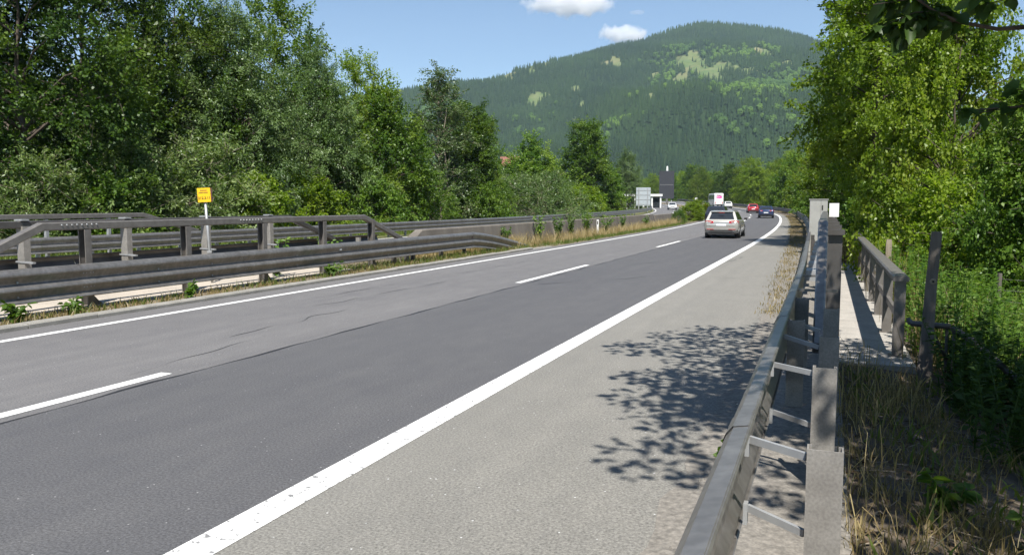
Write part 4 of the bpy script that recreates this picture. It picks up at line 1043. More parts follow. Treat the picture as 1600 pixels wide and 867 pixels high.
# --- B: median barrier of the opposite carriageway, seen from behind
B_ = thing('guardrail', 'second median guardrail seen from behind, with raised dark beam', 'guardrail', P(14, 14.2), 0, 'median barriers')
for a, b in ((4, 8), (8, 12), (12, 16), (16, 20), (20, 24)): rail_beam(B_, a + 0.004, b - 0.004, 14.35, 1, M['steel_dark'], step=2)
for s in (8.3, 10.7, 13.1, 15.5, 17.9): c_post(B_, s, 14.18, 0.18, 0.14, 0.0, 1.47, M['post_grey'], 1)
for s in (20.3, 22.4): c_post(B_, s, 14.2, 0.14, 0.1, 0.0, 0.8, M['post_grey'], 1)
upper_beam(B_, [(4.0, 1.5), (11, 1.5)], 14.2, M['steel_dark'])
upper_beam(B_, [(11.01, 1.5), (18.8, 1.5), (21.0, 0.8)], 14.2, M['steel_dark'])
for s in (8.3, 10.7, 13.1, 15.5, 17.9):
    mb = MB(); mb.bar(P(s - 0.05, 14.32, 0.80), P(s - 0.05, 13.86, 0.78), 0.07, 0.03); mb.build('bracket', M['galv'], B_)
    mb = MB(); mb.box((0, 0, 0), (0.2, 0.16, 0.03)); o = mb.build('cap_plate', M['galv'], B_, local=True); o.location = Vector(P(s, 14.2, 1.588)) - B_.location
bolts(B_, [(P(s, 14.29, 0.62), (1, 0, 0)) for s in (9.3, 11.6, 14.0, 16.4, 18.6)], 0.028)

# --- C: far guardrail of the opposite carriageway
C_ = thing('guardrail', 'long far guardrail on the outer edge of the opposite carriageway', 'guardrail', P(30, 23.1), 0, 'outer guardrails')
for a in np.arange(2, 200, 8.0): rail_beam(C_, a + 0.006, a + 7.994, 23.12, -1, M['steel'], step=4.0, scale=0.92, toph=0.83)
for s in np.concatenate([np.arange(4, 50, 2.0), np.arange(50, 120, 4.0)]): c_post(C_, float(s), 23.24, 0.12, 0.09, -0.2, 0.76, M['galv'], 1)
upper_beam(C_, [(2, 1.48), (12, 1.48)], 23.3, M['steel_brown'], 0.14, 0.16)
upper_beam(C_, [(12.01, 1.48), (22.3, 1.48), (25.0, 0.8)], 23.3, M['steel_brown'], 0.14, 0.16)
for s in (4, 6.4, 8.8, 11.2, 13.6, 16, 18.4, 20.8): c_post(C_, s, 23.32, 0.1, 0.1, -0.2, 1.41, M['galv'], 1, 'beam_post')

# --- concrete median wall
W_ = thing('concrete_wall', 'weathered concrete median wall with sloped end', 'wall', P(24, 13.1))
def wall_piece(s0, s1, z_end0=None, hgt=1.0, step=3.0):
    ss = np.linspace(s0, s1, max(2, int((s1 - s0) / step) + 1))
    mb = MB(); mb.loft([[P(s, D, z) for D, z in ((12.82, -0.05), (12.86, 0.14), (12.95, hgt - 0.03), (12.98, hgt), (13.22, hgt), (13.25, hgt - 0.03), (13.34, 0.14), (13.38, -0.05))] for s in ss]); return mb.build('wall_block', M['concrete'], W_)
mb = MB()
ra = [P(22.7, D, z) for D, z in ((12.82, -0.05), (12.84, 0.1), (12.84, 0.2), (12.86, 0.22), (13.34, 0.22), (13.36, 0.2), (13.36, 0.1), (13.38, -0.05))]
rb = [P(24.5, D, z) for D, z in ((12.82, -0.05), (12.86, 0.14), (12.95, 0.97), (12.98, 1.0), (13.22, 1.0), (13.25, 0.97), (13.34, 0.14), (13.38, -0.05))]
mb.loft([ra, rb]); mb.build('end_ramp', M['concrete'], W_)
for a in np.arange(24.51, 66, 6.0): wall_piece(a, min(a + 5.985, 66.6))
W2 = thing('concrete_wall', 'further concrete median wall past the dark gap', 'wall', P(70, 13.1))
W_, Wk = W2, W_
for a in np.arange(67.6, 112, 6.0): wall_piece(a, a + 5.985, hgt=0.92)
mb = MB(); mb.bar(P(67.1, 13.1, 0.95), P(66.9, 12.75, 0.0), 0.12, 0.08); tag(mb.build('steel_strut', M['steel_dark']), 'black strut in the gap of the concrete median wall', 'strut')

# --- right-hand barrier beside the camera
G = thing('guardrail', 'near guardrail on the right running away beside the hard shoulder', 'guardrail', (-0.3, 4, 0), 0, 'outer guardrails')
def backR(s): return rail_D(s) - 0.06
cuts = [-4, 0, 4, 8, 12, 16, 20, 24, 30, 36, 42] + list(range(48, 320, 8))
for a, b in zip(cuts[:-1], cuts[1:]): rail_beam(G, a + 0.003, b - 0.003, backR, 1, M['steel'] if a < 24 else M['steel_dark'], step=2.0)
for s in (4, 8, 12, 16, 20): splice(G, s, backR, 1, M['steel'])
for s, D in ((3.68, -0.03), (5.55, -0.025), (6.85, -0.055), (8.7, -0.08)): c_post(G, s, D, 0.15, 0.085, -0.1, 0.832, M['post_grey'], 1)
for s in (7.75, 9.6, 1.9): c_post(G, s, 0.225, 0.15, 0.07, -0.1, 0.83, M['post_grey'], 1)
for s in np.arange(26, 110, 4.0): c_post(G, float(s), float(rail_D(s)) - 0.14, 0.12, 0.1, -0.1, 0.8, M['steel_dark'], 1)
for s in (3.68, 5.55):                                                       # slanted tie bars, two to a post
    for z0, z1 in ((0.80, 0.80), (0.47, 0.45)):
        mb = MB(); mb.bar((-0.30, s + 0.13, z0), (-0.045, s + 0.0, z1 - 0.015), 0.02, 0.034); mb.build('tie_bar', M['galv'], G)
        mb = MB(); mb.box((-0.31, s + 0.14, z0 - 0.03), (0.02, 0.05, 0.1)); mb.build('tie_lug', M['galv'], G)
for s in (7.75, 6.85):
    mb = MB(); mb.bar((-0.30, s + 0.1, 0.8), (-0.02, s, 0.74), 0.02, 0.034); mb.build('tie_bar', M['galv'], G)
for s in (10.5, 12.6):
    mb = MB(); mb.bar((-0.30, s, 0.83), (0.16, s, 0.83), 0.05, 0.03); mb.build('tie_bar', M['steel'], G)
for i, s in enumerate(np.arange(13.9, 25, 1.75)):
    mb = MB(); mb.box((-0.19, s, 0.82), (0.17, 0.55, 0.02)); mb.box((-0.19, s - 0.27, 0.74), (0.17, 0.012, 0.16)); o = mb.build('bracket', M['galv'], G)
    hm = MB(); hm.tube([(-0.19, s - 0.05, 0.831), (-0.19, s - 0.05, 0.836)], 0.03, 8); hm.build('bolt_hole', M['hole'], o)
upper_beam(G, [(8.8, 0.40), (10.75, 1.62), (16.0, 1.62)], 0.035, M['steel'], 0.115)
upper_beam(G, [(16.01, 1.62), (23.5, 1.62), (25.5, 0.8)], 0.035, M['steel'])
for s in (11.25, 13.6, 16.0, 18.4, 20.8, 23.0): c_post(G, s, -0.12, 0.17, 0.16, -0.05, 1.56, M['steel_dark'], 1, 'beam_post')
for s in (11.25, 13.6, 16.0, 18.4, 20.8, 23.0):
    mb = MB(); mb.box((0, 0, 0), (0.30, 0.1, 0.07)); o = mb.build('beam_clamp', M['steel_dark'], G, local=True); o.location = Vector(P(s - 0.1, -0.08, 1.53)) - G.location

# --- footbridge beside the road
mb = MB()
FB = thing('footbridge', 'narrow concrete footbridge slab with dappled light behind the guardrail', 'footbridge', (0.5, 10.6, 0))
for i in range(9):
    s0 = 10.2 + 1.88 * i
    mb = MB(); mb.box((0.54, s0 + 0.935, -0.09), (0.98, 1.865, 0.2)); mb.build('deck_slab', M['walk'], FB)
RL = thing('railing', 'brown-grey steel railing with broad flat top along the footbridge', 'railing', (0.86, 10.9, 0))
for i in range(9):
    y = 10.9 + 2.0 * i
    mb = MB(); mb.box((0.88, y, 0.47), (0.125, 0.10, 0.96)); p = mb.build('post', M['steel_brown'], RL)
    hm = MB(); hm.tube([(0.88, y - 0.052, 0.62), (0.88, y - 0.0485, 0.62)], 0.016, 8); hm.build('bolt_hole', M['hole'], p)
    mb = MB(); mb.box((0.88, y, 0.016), (0.2, 0.18, 0.012)); mb.build('base_plate', M['steel_brown'], RL)
for i in range(4):
    y0 = 10.78 + i * 4.06
    mb = MB(); b_ = 0.02
    mb.loft([[(0.88 + dx, y, z) for dx, z in ((-0.09, 0.95), (0.09, 0.95), (0.09, 1.0), (0.07, 1.02), (-0.07, 1.02), (-0.09, 1.0))] for y in (y0, y0 + 4.05)]); mb.build('top_rail', M['steel_brown'], RL)
    mb = MB(); mb.bar((0.88, y0 + 0.12, 0.5), (0.88, y0 + 4.04, 0.5), 0.05, 0.09); mb.build('mid_rail', M['steel_brown'], RL)
SP = thing('stub_post', 'short pale wooden stub behind the footbridge railing', 'post', (1.25, 18.6, -0.1))
mb = MB(); mb.loft([[(dx * k, dy * k, z) for dx, dy in ((-0.06, -0.05), (0.06, -0.05), (0.06, 0.05), (-0.06, 0.05))] for z, k in ((-0.2, 1.05), (1.15, 0.95), (1.24, 0.8))]); mb.build('shaft', M['bark_pale'], SP, local=True)
# --- leaning post with the stair handrail
LP = thing('leaning_post', 'tall dark leaning timber post with knot beside the stair handrail', 'post', (1.04, 9.6, -0.08))
mb = MB(); mb.loft([[(dx * k + 0.055 * z / 1.6 + 0.006 * math.sin(z * 5), dy * k, z) for dx, dy in ((-0.06, -0.055), (0.05, -0.06), (0.06, 0.05), (-0.05, 0.06))] for z, k in ((-0.25, 1.35), (0.2, 1.3), (0.6, 1.12), (1.1, 1.0), (1.62, 0.95), (1.68, 0.85))]); mb.build('shaft', M['wood'], LP, local=True)
mb = MB(); mb.tube([(0.045, -0.068, 1.15), (0.045, -0.058, 1.15)], [0.03, 0.035], 9); kn = mb.build('knot', M['bark_pale'], LP, local=True)
mb = MB(); mb.tube([(0.045, -0.071, 1.15), (0.045, -0.066, 1.15)], 0.012, 7); mb.build('bolt_hole', M['hole'], kn, local=True)
HR = thing('stair_handrail', 'dark pipe handrail descending right from the leaning post', 'handrail', (1.3, 9.7, -0.3))
mb = MB(); mb.tube([(0.9, 9.9, 0.59), (0.93, 9.86, 0.565), (1.3, 9.76, 0.565)], 0.032, 10); mb.build('top_pipe', M['steel_dark'], HR, True)
mb = MB(); mb.tube([(1.32, 9.74, 0.55), (1.5, 9.5, 0.45), (1.75, 9.0, 0.22), (2.2, 8.3, -0.2)], 0.036, 10); mb.build('sloping_pipe', M['steel_dark'], HR, True)
for x_, y_, zt, zb_ in ((1.27, 9.78, 0.55, -0.35), (1.33, 9.72, 0.55, -0.35), (1.42, 9.62, 0.48, -0.35), (1.58, 9.32, 0.38, -0.4), (1.85, 8.85, 0.12, -0.6)):
    mb = MB(); mb.tube([(x_, y_, zb_), (x_, y_, zt)], 0.016, 7); mb.build('baluster', M['steel_dark'], HR, True)
mb = MB(); mb.tube([(1.12, 9.72, 0.5), (1.28, 9.76, 0.2)], 0.02, 7); mb.build('brace', M['steel_dark'], HR, True)
mb = MB(); mb.tube([(0.905, 9.9, 0.58), (0.89, 9.905, 0.62)], 0.02, 7); mb.build('pipe_stub', M['steel_dark'], HR, True)
WF = thing('wire_fence', 'rusty wire fence strands at the right edge above the weeds', 'fence', (3.0, 13.2, -0.7))
for x_ in (2.35, 4.6):
    mb = MB(); mb.tube([(x_, 13.2 - (x_ - 2.35) * 0.35, -1.3), (x_, 13.2 - (x_ - 2.35) * 0.35, 0.9)], 0.03, 7); mb.build('fence_post', M['wood'], WF)
for z in (0.82, 0.66, 0.5, 0.34):
    mb = MB(); mb.tube([(2.35, 13.2, z), (3.4, 12.82, z - 0.03), (4.6, 12.41, z)], 0.004, 4); mb.build('wire', M['steel_dark'], WF)

# --- roadside cabinet, signs, marker posts
CB = thing('roadside_cabinet', 'pale grey two-door metal cabinet past the footbridge', 'cabinet', (-0.28, 32.0, 0))
mb = MB(); mb.box((0, 0, 1.02), (0.62, 0.42, 2.04)); mb.build('housing', M['cabinet'], CB, local=True)
for x_, w_ in ((-0.115, 0.37), (0.195, 0.22)):
    mb = MB(); mb.box((x_, -0.218, 1.05), (w_, 0.016, 1.9)); d_ = mb.build('door', M['cabinet'], CB, local=True)
    if x_ > 0: mb = MB(); mb.box((x_ - 0.06, -0.236, 1.75), (0.04, 0.02, 0.16)); mb.build('handle', M['plastic'], d_, local=True)
mb = MB(); mb.box((0, 0, 2.05), (0.68, 0.48, 0.03)); mb.build('lid', M['cabinet'], CB, local=True)
WS = thing('small_sign', 'small blank white sign plate above the guardrail end', 'sign', (0.17, 21.0, 0))
mb = MB(); mb.tube([(0, 0.03, -0.05), (0, 0.03, 1.88)], 0.03, 8); mb.build('pole', M['galv'], WS, True, True)
mb = MB(); mb.box((0, 0, 1.74), (0.22, 0.012, 0.33)); mb.build('plate', M['white'], WS, local=True)
YS = thing('kilometre_sign', 'yellow kilometre sign on a slightly leaning grey pole in the median', 'sign', (-13.14, 14.41, 0.08), R_(35))
mb = MB(); mb.tube([(0.07, 0.03, -0.1), (-0.04, 0.03, 2.15)], 0.03, 10); mb.build('pole', M['galv'], YS, True, True)
mb = MB(); mb.box((0, 0, 0), (0.28, 0.02, 0.32)); pl = mb.build('plate', M['yellow'], YS, local=True); pl.location = (-0.04, -0.02, 2.01); pl.rotation_euler = (0, R_(-3), 0)
mb = MB(); mb.box((0.158, 0.02, 0), (0.025, 0.03, 0.32)); mb.build('side_flange', M['maroon'], pl, local=True)
mb = MB(); mb.box((0, 0, 0), (0.1, 0.1, 0.05)); cl_ = mb.build('pole_clamp', M['galv'], YS, local=True); cl_.location = (0.03, 0.03, 0.72)
def text_mesh(name, body, size, mat_, parent, loc, rot):
    cu = bpy.data.curves.new(name, 'FONT'); cu.body = body; cu.size = size; cu.align_x = 'CENTER'; cu.align_y = 'CENTER'; cu.extrude = 0.001; cu.offset = 0.0015
    to = bpy.data.objects.new(name, cu); COL.objects.link(to)
    dg = bpy.context.evaluated_depsgraph_get(); me = bpy.data.meshes.new_from_object(to.evaluated_get(dg))
    bpy.data.objects.remove(to); me.materials.clear()
    o = link(name, me, mat_, parent, False, True); o.location = loc; o.rotation_euler = rot
    return o
text_mesh('lettering', '212.3.11', 0.078, M['black'], pl, (0, -0.0125, -0.07), (R_(90), 0, 0))
mb = MB(); rr = random.Random(2)
for z, n_, x0 in ((0.105, 6, -0.07), (0.055, 9, -0.11)):
    xx = x0
    for i in range(n_): w_ = rr.uniform(0.012, 0.02); mb.box((xx + w_ / 2, -0.0125, z), (w_, 0.003, rr.uniform(0.018, 0.026))); xx += w_ + 0.007
mb.build('small_print', M['maroon'], pl, local=True)
def marker(loc, rz, lab):
    t = thing('marker_post', lab, 'marker post', loc, rz, 'white marker posts')
    mb = MB(); mb.loft([[(dx, dy, z) for dx, dy in ((-0.06, -0.05), (0.0, -0.065), (0.06, -0.05), (0.05, 0.05), (-0.05, 0.05))] for z in (0, 0.97)]); mb.build('shaft', M['white'], t, local=True)
    mb = MB(); mb.box((0, -0.067, 0.78), (0.06, 0.008, 0.18)); mb.build('reflector', M['steel_dark'], t, local=True)
    mb = MB(); mb.box((0, 0, 0.985), (0.126, 0.12, 0.03)); mb.build('cap', M['black'], t, local=True)
marker(P(45.4, 12.35, 0.0), 0, 'white marker post in dry grass before the concrete wall')
marker(P(206, 12.3, 0.0), heading(206), 'tiny white marker post on the bend left of the coach')
# back of the large grey sign
GS = thing('direction_sign', 'back of a large pale grey sign panel on two posts', 'sign', (-29.5, 136.9, 0.3), R_(12))
mb = MB(); mb.box((0, 0, 2.78), (2.45, 0.06, 3.1)); mb.build('panel', M['sign_back'], GS, local=True)
for z in (1.45, 2.25, 3.05, 3.85):
    mb = MB(); mb.box((0, -0.05, z), (2.4, 0.035, 0.07)); mb.build('stiffener', M['galv'], GS, local=True)
for x_ in (-0.75, 0.75):
    mb = MB(); mb.box((x_, -0.12, 1.9), (0.12, 0.1, 4.6)); mb.build('post', M['galv'], GS, local=True)
# tall dark board on its mast
DB = thing('display_board', 'tall charcoal board with seam on a white-tipped mast in the median', 'board', (-44.9, 240.8, 1.4), R_(14))
for z in (8.15, 4.0):
    mb = MB(); mb.box((0, 0, z), (4.4, 0.4, 4.1)); mb.build('panel', M['board_dark'], DB, local=True)
mb = MB(); mb.box((-0.0, -0.02, 6.075), (4.0, 0.36, 0.05)); mb.build('seam_strip', M['cabinet'], DB, local=True)
mb = MB(); mb.tube([(0.15, 0.45, -1), (0.15, 0.45, 10.2), (0.15, 0.45, 11.6)], [0.3, 0.3, 0.18], 10); mb.build('mast', M['white'], DB, True, True)
for x_ in (-1.5, 1.5):
    mb = MB(); mb.tube([(x_, 0.25, -1), (x_, 0.25, 2.2)], 0.12, 8); mb.build('leg', M['galv'], DB, True, True)
WP = thing('small_sign', 'tiny white square sign at the roadside left of the coach', 'sign', P(200, 11.6, 0), heading(200))
mb = MB(); mb.tube([(0, 0.05, -0.3), (0, 0.05, 2.4)], 0.05, 6); mb.build('pole', M['galv'], WP, True, True)
mb = MB(); mb.box((0, 0, 1.9), (0.55, 0.03, 0.8)); mb.build('plate', M['white'], WP, local=True)
RB = thing('warning_board', 'small red warning board low beside the bend', 'board', P(160, 13.0, 0), heading(160))
mb = MB(); mb.box((0, 0, 0.95), (0.75, 0.04, 0.5)); mb.build('plate', M['red_reflector'], RB, local=True)
for x_ in (-0.3, 0.3): mb = MB(); mb.box((x_, 0.03, 0.4), (0.05, 0.03, 1.0)); mb.build('leg', M['galv'], RB, local=True)

# --- far buildings
BD = thing('service_building', 'small flat-roofed white building with dark bays behind the grey sign', 'building', (-40.5, 188, 0.4), R_(14))
mb = MB(); mb.box((0, 2.0, 1.6), (8.0, 4.0, 3.2)); mb.build('wall', M['plaster'], BD, local=True)
mb = MB(); mb.box((0, 1.6, 3.45), (8.8, 5.2, 0.5)); mb.build('roof', M['white'], BD, local=True)
for x_ in (-3, -1.0, 1.0, 3):
    mb = MB(); mb.box((x_, -0.03, 1.5), (1.5, 0.06, 2.8)); mb.build('bay', M['glass'], BD, local=True)
for x_ in (-4, -2, 0, 2, 4):
    mb = MB(); mb.box((x_, -0.55, 1.6), (0.3, 0.3, 3.2)); mb.build('column', M['white'], BD, local=True)
HS = thing('house', 'distant house with red tiled roof peeping over the trees', 'house', (-121.5, 306.5, 9), R_(25))
mb = MB(); mb.box((0, 0, 3.5), (7, 8, 9)); mb.build('wall', M['plaster'], HS, local=True)
mb = MB(); mb.add([(-4, -4.6, 8), (4, -4.6, 8), (4, 4.6, 8), (-4, 4.6, 8), (-4, 0, 12), (4, 0, 12)], [(0, 1, 5, 4), (2, 3, 4, 5), (0, 4, 3), (1, 2, 5), (0, 3, 2, 1)]); rf = mb.build('roof', M['roof_tile'], HS, local=True)
mb = MB(); mb.box((2, 1, 11.6), (0.7, 0.7, 2)); mb.build('chimney', M['plaster'], rf, local=True)
for x_ in (-2, 0.2, 2.2):
    mb = MB(); mb.box((x_, -4.03, 6), (1.0, 0.06, 1.4)); mb.build('window', M['glass'], HS, local=True)

# ================================================================ VEHICLES
def ring_body(y, w, zl, zb):
    m = zl + (zb - zl) * 0.5
    half = [(0.80 * w, zl), (0.95 * w, zl + 0.07), (0.995 * w, zl + 0.22), (1.0 * w, m), (0.985 * w, zb - 0.12), (0.955 * w, zb - 0.03), (0.90 * w, zb)]
    return [(x_, y, z) for x_, z in half] + [(0, y, zb + 0.015)] + [(-x_, y, z) for x_, z in half[::-1]] + [(0, y, zl)]
def pane(parent, name, quad, mat_, ins=(0.06, 0.08, 0.06, 0.06), t=0.008):
    """quad: bl, br, tr, tl; ins: left, bottom, right, top as fractions"""
    bl, br, tr_, tl = [Vector(q) for q in quad]
    def at_(u, v): return bl.lerp(br, u).lerp(tl.lerp(tr_, u), v)
    a = [at_(ins[0], ins[1]), at_(1 - ins[2], ins[1]), at_(1 - ins[2], 1 - ins[3]), at_(ins[0], 1 - ins[3])]
    n_ = (a[1] - a[0]).cross(a[3] - a[0]).normalized()
    mb = MB(); mb.add([q - n_ * 0.004 for q in a] + [q + n_ * t for q in a], [(3, 2, 1, 0), (4, 5, 6, 7), (0, 1, 5, 4), (1, 2, 6, 5), (2, 3, 7, 6), (3, 0, 4, 7)])
    return mb.build(name, mat_, parent, False, True)
def car(name, label, s, D, paint, L=4.6, W=1.82, Hh=1.48, kind='wagon', oncoming=False, group='cars on the motorway', dy=0.0):
    t = thing(name, label, 'car', P(s, D, 0.004), heading(s) + (math.pi if oncoming else 0), group)
    w = W / 2; suv = kind == 'suv'; up = 0.12 if suv else 0.0
    st = [(-0.5, .80, .46, .84), (-0.492, .90, .36, .93), (-0.475, .96, .30, .985), (-0.43, .992, .24, 1.0), (-0.33, 1, .20, 1.0), (0, 1, .19, .97), (.18, 1, .19, .95), (.32, .99, .2, .90), (.42, .95, .21, .82), (.475, .86, .25, .72), (.495, .74, .32, .62), (.5, .66, .38, .56)]
    if kind == 'sedan': st[0] = (-0.5, .80, .46, .86); st[1] = (-0.492, .9, .36, .95); st[2] = (-.475, .96, .3, 1.0); st[3] = (-.43, .992, .24, 1.02)
    mb = MB(); mb.loft([ring_body(y * L, ww * w, zl + up, zb + up) for y, ww, zl, zb in st]); mb.build('body', paint, t, True, True)
    yb0, yb1, yr0, yr1 = {'wagon': (-.478, .20, -.405, .02), 'hatch': (-.47, .22, -.37, .03), 'sedan': (-.40, .20, -.24, .03), 'suv': (-.475, .22, -.42, .03)}[kind]
    zb = 0.975 + up; zr_ = Hh
    bw, rw = 0.905 * w, 0.70 * w
    def gl(y0, y1, hw, z): return [(hw, y0 * L, z), (hw, y1 * L, z), (-hw, y1 * L, z), (-hw, y0 * L, z)]
    b = gl(yb0, yb1, bw, zb - 0.02); rf = gl(yr0, yr1, rw, zr_ - 0.045)
    mb = MB()
    tp = gl(yr0 + .03, yr1 - .04, rw * 0.82, zr_)
    mb.loft([b, rf, tp]); mb.build('cabin', paint, t, False, True)
    pane(t, 'rear_window', (b[3], b[0], rf[0], rf[3]), M['glass'], (0.09, 0.16 if kind != 'sedan' else 0.1, 0.09, 0.1))
    pane(t, 'windscreen', (b[1], b[2], rf[2], rf[1]), M['glass'], (0.05, 0.06, 0.05, 0.06))
    for sd in (0, 1):
        q = (b[0], b[1], rf[1], rf[0]) if sd == 0 else (b[2], b[3], rf[3], rf[2])
        bl, br, tr_, tl = [Vector(v) for v in q]
        for u0, u1 in ((0.05, 0.27), (0.295, 0.57), (0.595, 0.92)):
            if sd == 1: u0, u1 = 1 - u1, 1 - u0
            sub_ = (bl.lerp(br, u0), bl.lerp(br, u1), tl.lerp(tr_, u1), tl.lerp(tr_, u0))
            pane(t, 'side_window', sub_, M['glass'], (0.02, 0.10, 0.02, 0.10))
    # rear face
    for sx in (-1, 1):
        mb = MB(); z0 = 0.80 + up
        if kind == 'suv':
            mb.add([(sx * .72 * w, -.484 * L, .95), (sx * .93 * w, -.468 * L, .95), (sx * .74 * w, -.415 * L, 1.42), (sx * .62 * w, -.428 * L, 1.42), (sx * .70 * w, -.44 * L, .95), (sx * .93 * w, -.43 * L, .95), (sx * .74 * w, -.38 * L, 1.42), (sx * .6 * w, -.38 * L, 1.42)], [(0, 1, 2, 3), (4, 7, 6, 5), (0, 4, 5, 1), (1, 5, 6, 2), (2, 6, 7, 3), (3, 7, 4, 0)])
        else:
            xs = [(.44, -.4945), (.70, -.490), (.90, -.478), (.975, -.445)]
            rings = [[(sx * a * w, y_ * L - 0.045, z0 + (0.0 if a > 0.6 else 0.04)), (sx * a * w, y_ * L + 0.12, z0 + 0.02), (sx * a * w, y_ * L + 0.12, z0 + 0.15), (sx * a * w, y_ * L - 0.03, z0 + (0.165 if a > 0.6 else 0.13))] for a, y_ in xs]
            mb.loft(rings)
        tl_ = mb.build('tail_light', M['tail'], t, False, True)
        if kind != 'suv':
            mb = MB(); mb.box((sx * .66 * w, -.4925 * L - 0.042, z0 + 0.085), (0.2 * w, 0.02, 0.04)); mb.build('lamp_lens', M['tail_clear'], tl_, False, True)
        mb = MB(); xs = [(.52, .492), (.78, .478), (.9, .44)]
        mb.loft([[(sx * a * w, y_ * L + 0.012, .60 + up), (sx * a * w, y_ * L - 0.1, .60 + up), (sx * a * w, y_ * L - 0.1, .72 + up), (sx * a * w, y_ * L + 0.002, .72 + up)] for a, y_ in xs]); mb.build('headlight', M['tail_clear'], t, False, True)
        mb = MB(); mb.loft([[(sx * (w + 0.02 + 0.17 * k), .135 * L + dy_, zb - 0.02 + dz_) for dy_, dz_ in ((-.05, 0), (.06, .0), (.05, .12), (-.05, .13))] for k in (0, 1)]); mb.build('mirror', M['plastic'], t, False, True)
        for yy in (-.292, .30):
            cx = sx * (w - 0.11)
            mb = MB(); mb.tube([(sx * (w - 0.25), yy * L, .335), (sx * (w + 0.004), yy * L, .335)], .375, 18); mb.build('arch_shade_disc', M['plastic'], t, False, True)  # dark disc painting in the shade of a wheel arch that isn't modelled
            mb = MB(); mb.tube([(cx - 0.105 * sx, yy * L, .325), (cx - 0.09 * sx, yy * L, .325), (cx + 0.1 * sx, yy * L, .325), (cx + 0.122 * sx, yy * L, .325)], [.30, .325, .325, .30], 20); wh = mb.build('wheel', M['tyre'], t, True, True)
            mb = MB(); mb.tube([(cx + 0.11 * sx, yy * L, .325), (cx + 0.130 * sx, yy * L, .325)], [.225, .20], 14); mb.build('rim', M['rim'], wh, False, True)
    mb = MB(); mb.box((0, -.5 * L - 0.005, .66 + up if kind != 'wagon' else .74), (.52, .02, .115)); mb.build('number_plate', M['plate'], t, False, True)
    mb = MB(); mb.box((0, .5 * L + 0.003, .46 + up), (.52, .02, .115)); mb.build('number_plate', M['plate'], t, False, True)
    mb = MB(); mb.box((0, .498 * L, .58 + up), (.8 * w, .03, .14)); mb.build('grille', M['plastic'], t, False, True)
    mb = MB(); mb.loft([[(a * w, y_ * L - 0.01, z) for a, y_ in ((-.93, -.482), (-.6, -.499), (.6, -.499), (.93, -.482))] + [(a * w, y_ * L + 0.1, z) for a, y_ in ((.93, -.482), (.6, -.499), (-.6, -.499), (-.93, -.482))] for z in (.40 + up, .47 + up)]); mb.build('bumper_strip', M['plastic'], t, False, True)
    mb = MB(); mb.box((0, -.478 * L, .275 + up), (1.5 * w, .1, .13)); mb.build('diffuser', M['plastic'], t, False, True)
    mb = MB(); mb.box((0, 0, .24), (1.7 * w, .86 * L, .12)); mb.build('underbody', M['plastic'], t, False, True)
    if kind in ('wagon',):
        mb = MB(); mb.box((0, -.499 * L, .865), (.92 * w, .025, .03)); mb.build('chrome_strip', M['chrome'], t, False, True)
        for sx in (-1, 1):
            mb = MB(); mb.tube([(sx * rw * .93, yr0 * L + .1, zr_ - 0.015), (sx * rw * .93, yr1 * L - .1, zr_ - 0.005)], 0.018, 6); mb.build('roof_bar', M['chrome'], t, False, True)
            mb = MB(); mb.box((sx * .62 * w, -.499 * L, .50), (.4 * w, .03, .03)); mb.build('reflector', M['tail'], t, False, True)
        mb = MB(); mb.loft([[(a, yr0 * L - 0.10 + dy_, zr_ - 0.06 + dz_) for dy_, dz_ in ((0, 0), (.22, .015), (.22, .06), (0, .03))] for a in (-rw * .9, rw * .9)]); mb.build('spoiler', paint, t, False, True)
        mb = MB(); mb.box((0, -.462 * L, 1.40), (.3, .03, .02)); mb.build('brake_light', M['tail'], t, False, True)
    return t
car('car', 'silver-beige estate car in the right lane, nearest to the camera', 47.0, 5.25, mat_paint('paint_silver', (0.52, 0.51, 0.47), 0.26, 0.4), 4.85, 1.86, 1.50, 'wagon')
car('car', 'dark blue-black car in the left lane half hidden by the silver estate', 71.5, 8.15, mat_paint('paint_black', (0.018, 0.022, 0.035), 0.2, 0.2), 4.6, 1.86, 1.66, 'suv')
car('car', 'dark blue saloon in the right lane near the bend', 104.5, 4.85, mat_paint('paint_blue', (0.03, 0.05, 0.12), 0.22, 0.3), 4.7, 1.84, 1.45, 'sedan')
car('car', 'red hatchback left of the dark blue saloon', 139.0, 6.0, mat_paint('paint_red', (0.42, 0.02, 0.03), 0.22, 0.2), 4.2, 1.8, 1.5, 'hatch')
car('car', 'white car right behind the coach', 193.0, 5.2, mat_paint('paint_white', (0.78, 0.78, 0.76), 0.25), 4.4, 1.82, 1.5, 'hatch')
car('car', 'white car approaching on the opposite carriageway', 172.0, 18.8, bpy.data.materials['paint_white'], 4.5, 1.82, 1.5, 'hatch', True)
# coach
BUS = thing('coach', 'white coach with magenta emblem on its rear, rounding the bend', 'coach', P(216, 4.9, 0.004), heading(216))
BUS.scale = (0.92, 0.92, 0.9)
def bring(y, w, z0, z1, r_=0.25):
    return [(w - r_ * 0.4, y, z0), (w, y, z0 + 0.3), (w, y, z1 - r_), (w - r_ * 0.3, y, z1 - r_ * 0.3), (w - r_, y, z1), (-w + r_, y, z1), (-w + r_ * 0.3, y, z1 - r_ * 0.3), (-w, y, z1 - r_), (-w, y, z0 + 0.3), (-w + r_ * 0.4, y, z0)]
wm = mat_paint('paint_coach', (0.82, 0.81, 0.80), 0.3)
mb = MB(); mb.loft([bring(-6, 1.08, 0.55, 3.45), bring(-5.9, 1.22, 0.42, 3.6), bring(-5.6, 1.27, 0.35, 3.68), bring(5.6, 1.27, 0.35, 3.68), bring(5.9, 1.2, 0.4, 3.5), bring(6, 1.05, 0.55, 3.2)]); mb.build('body', wm, BUS, False, True)
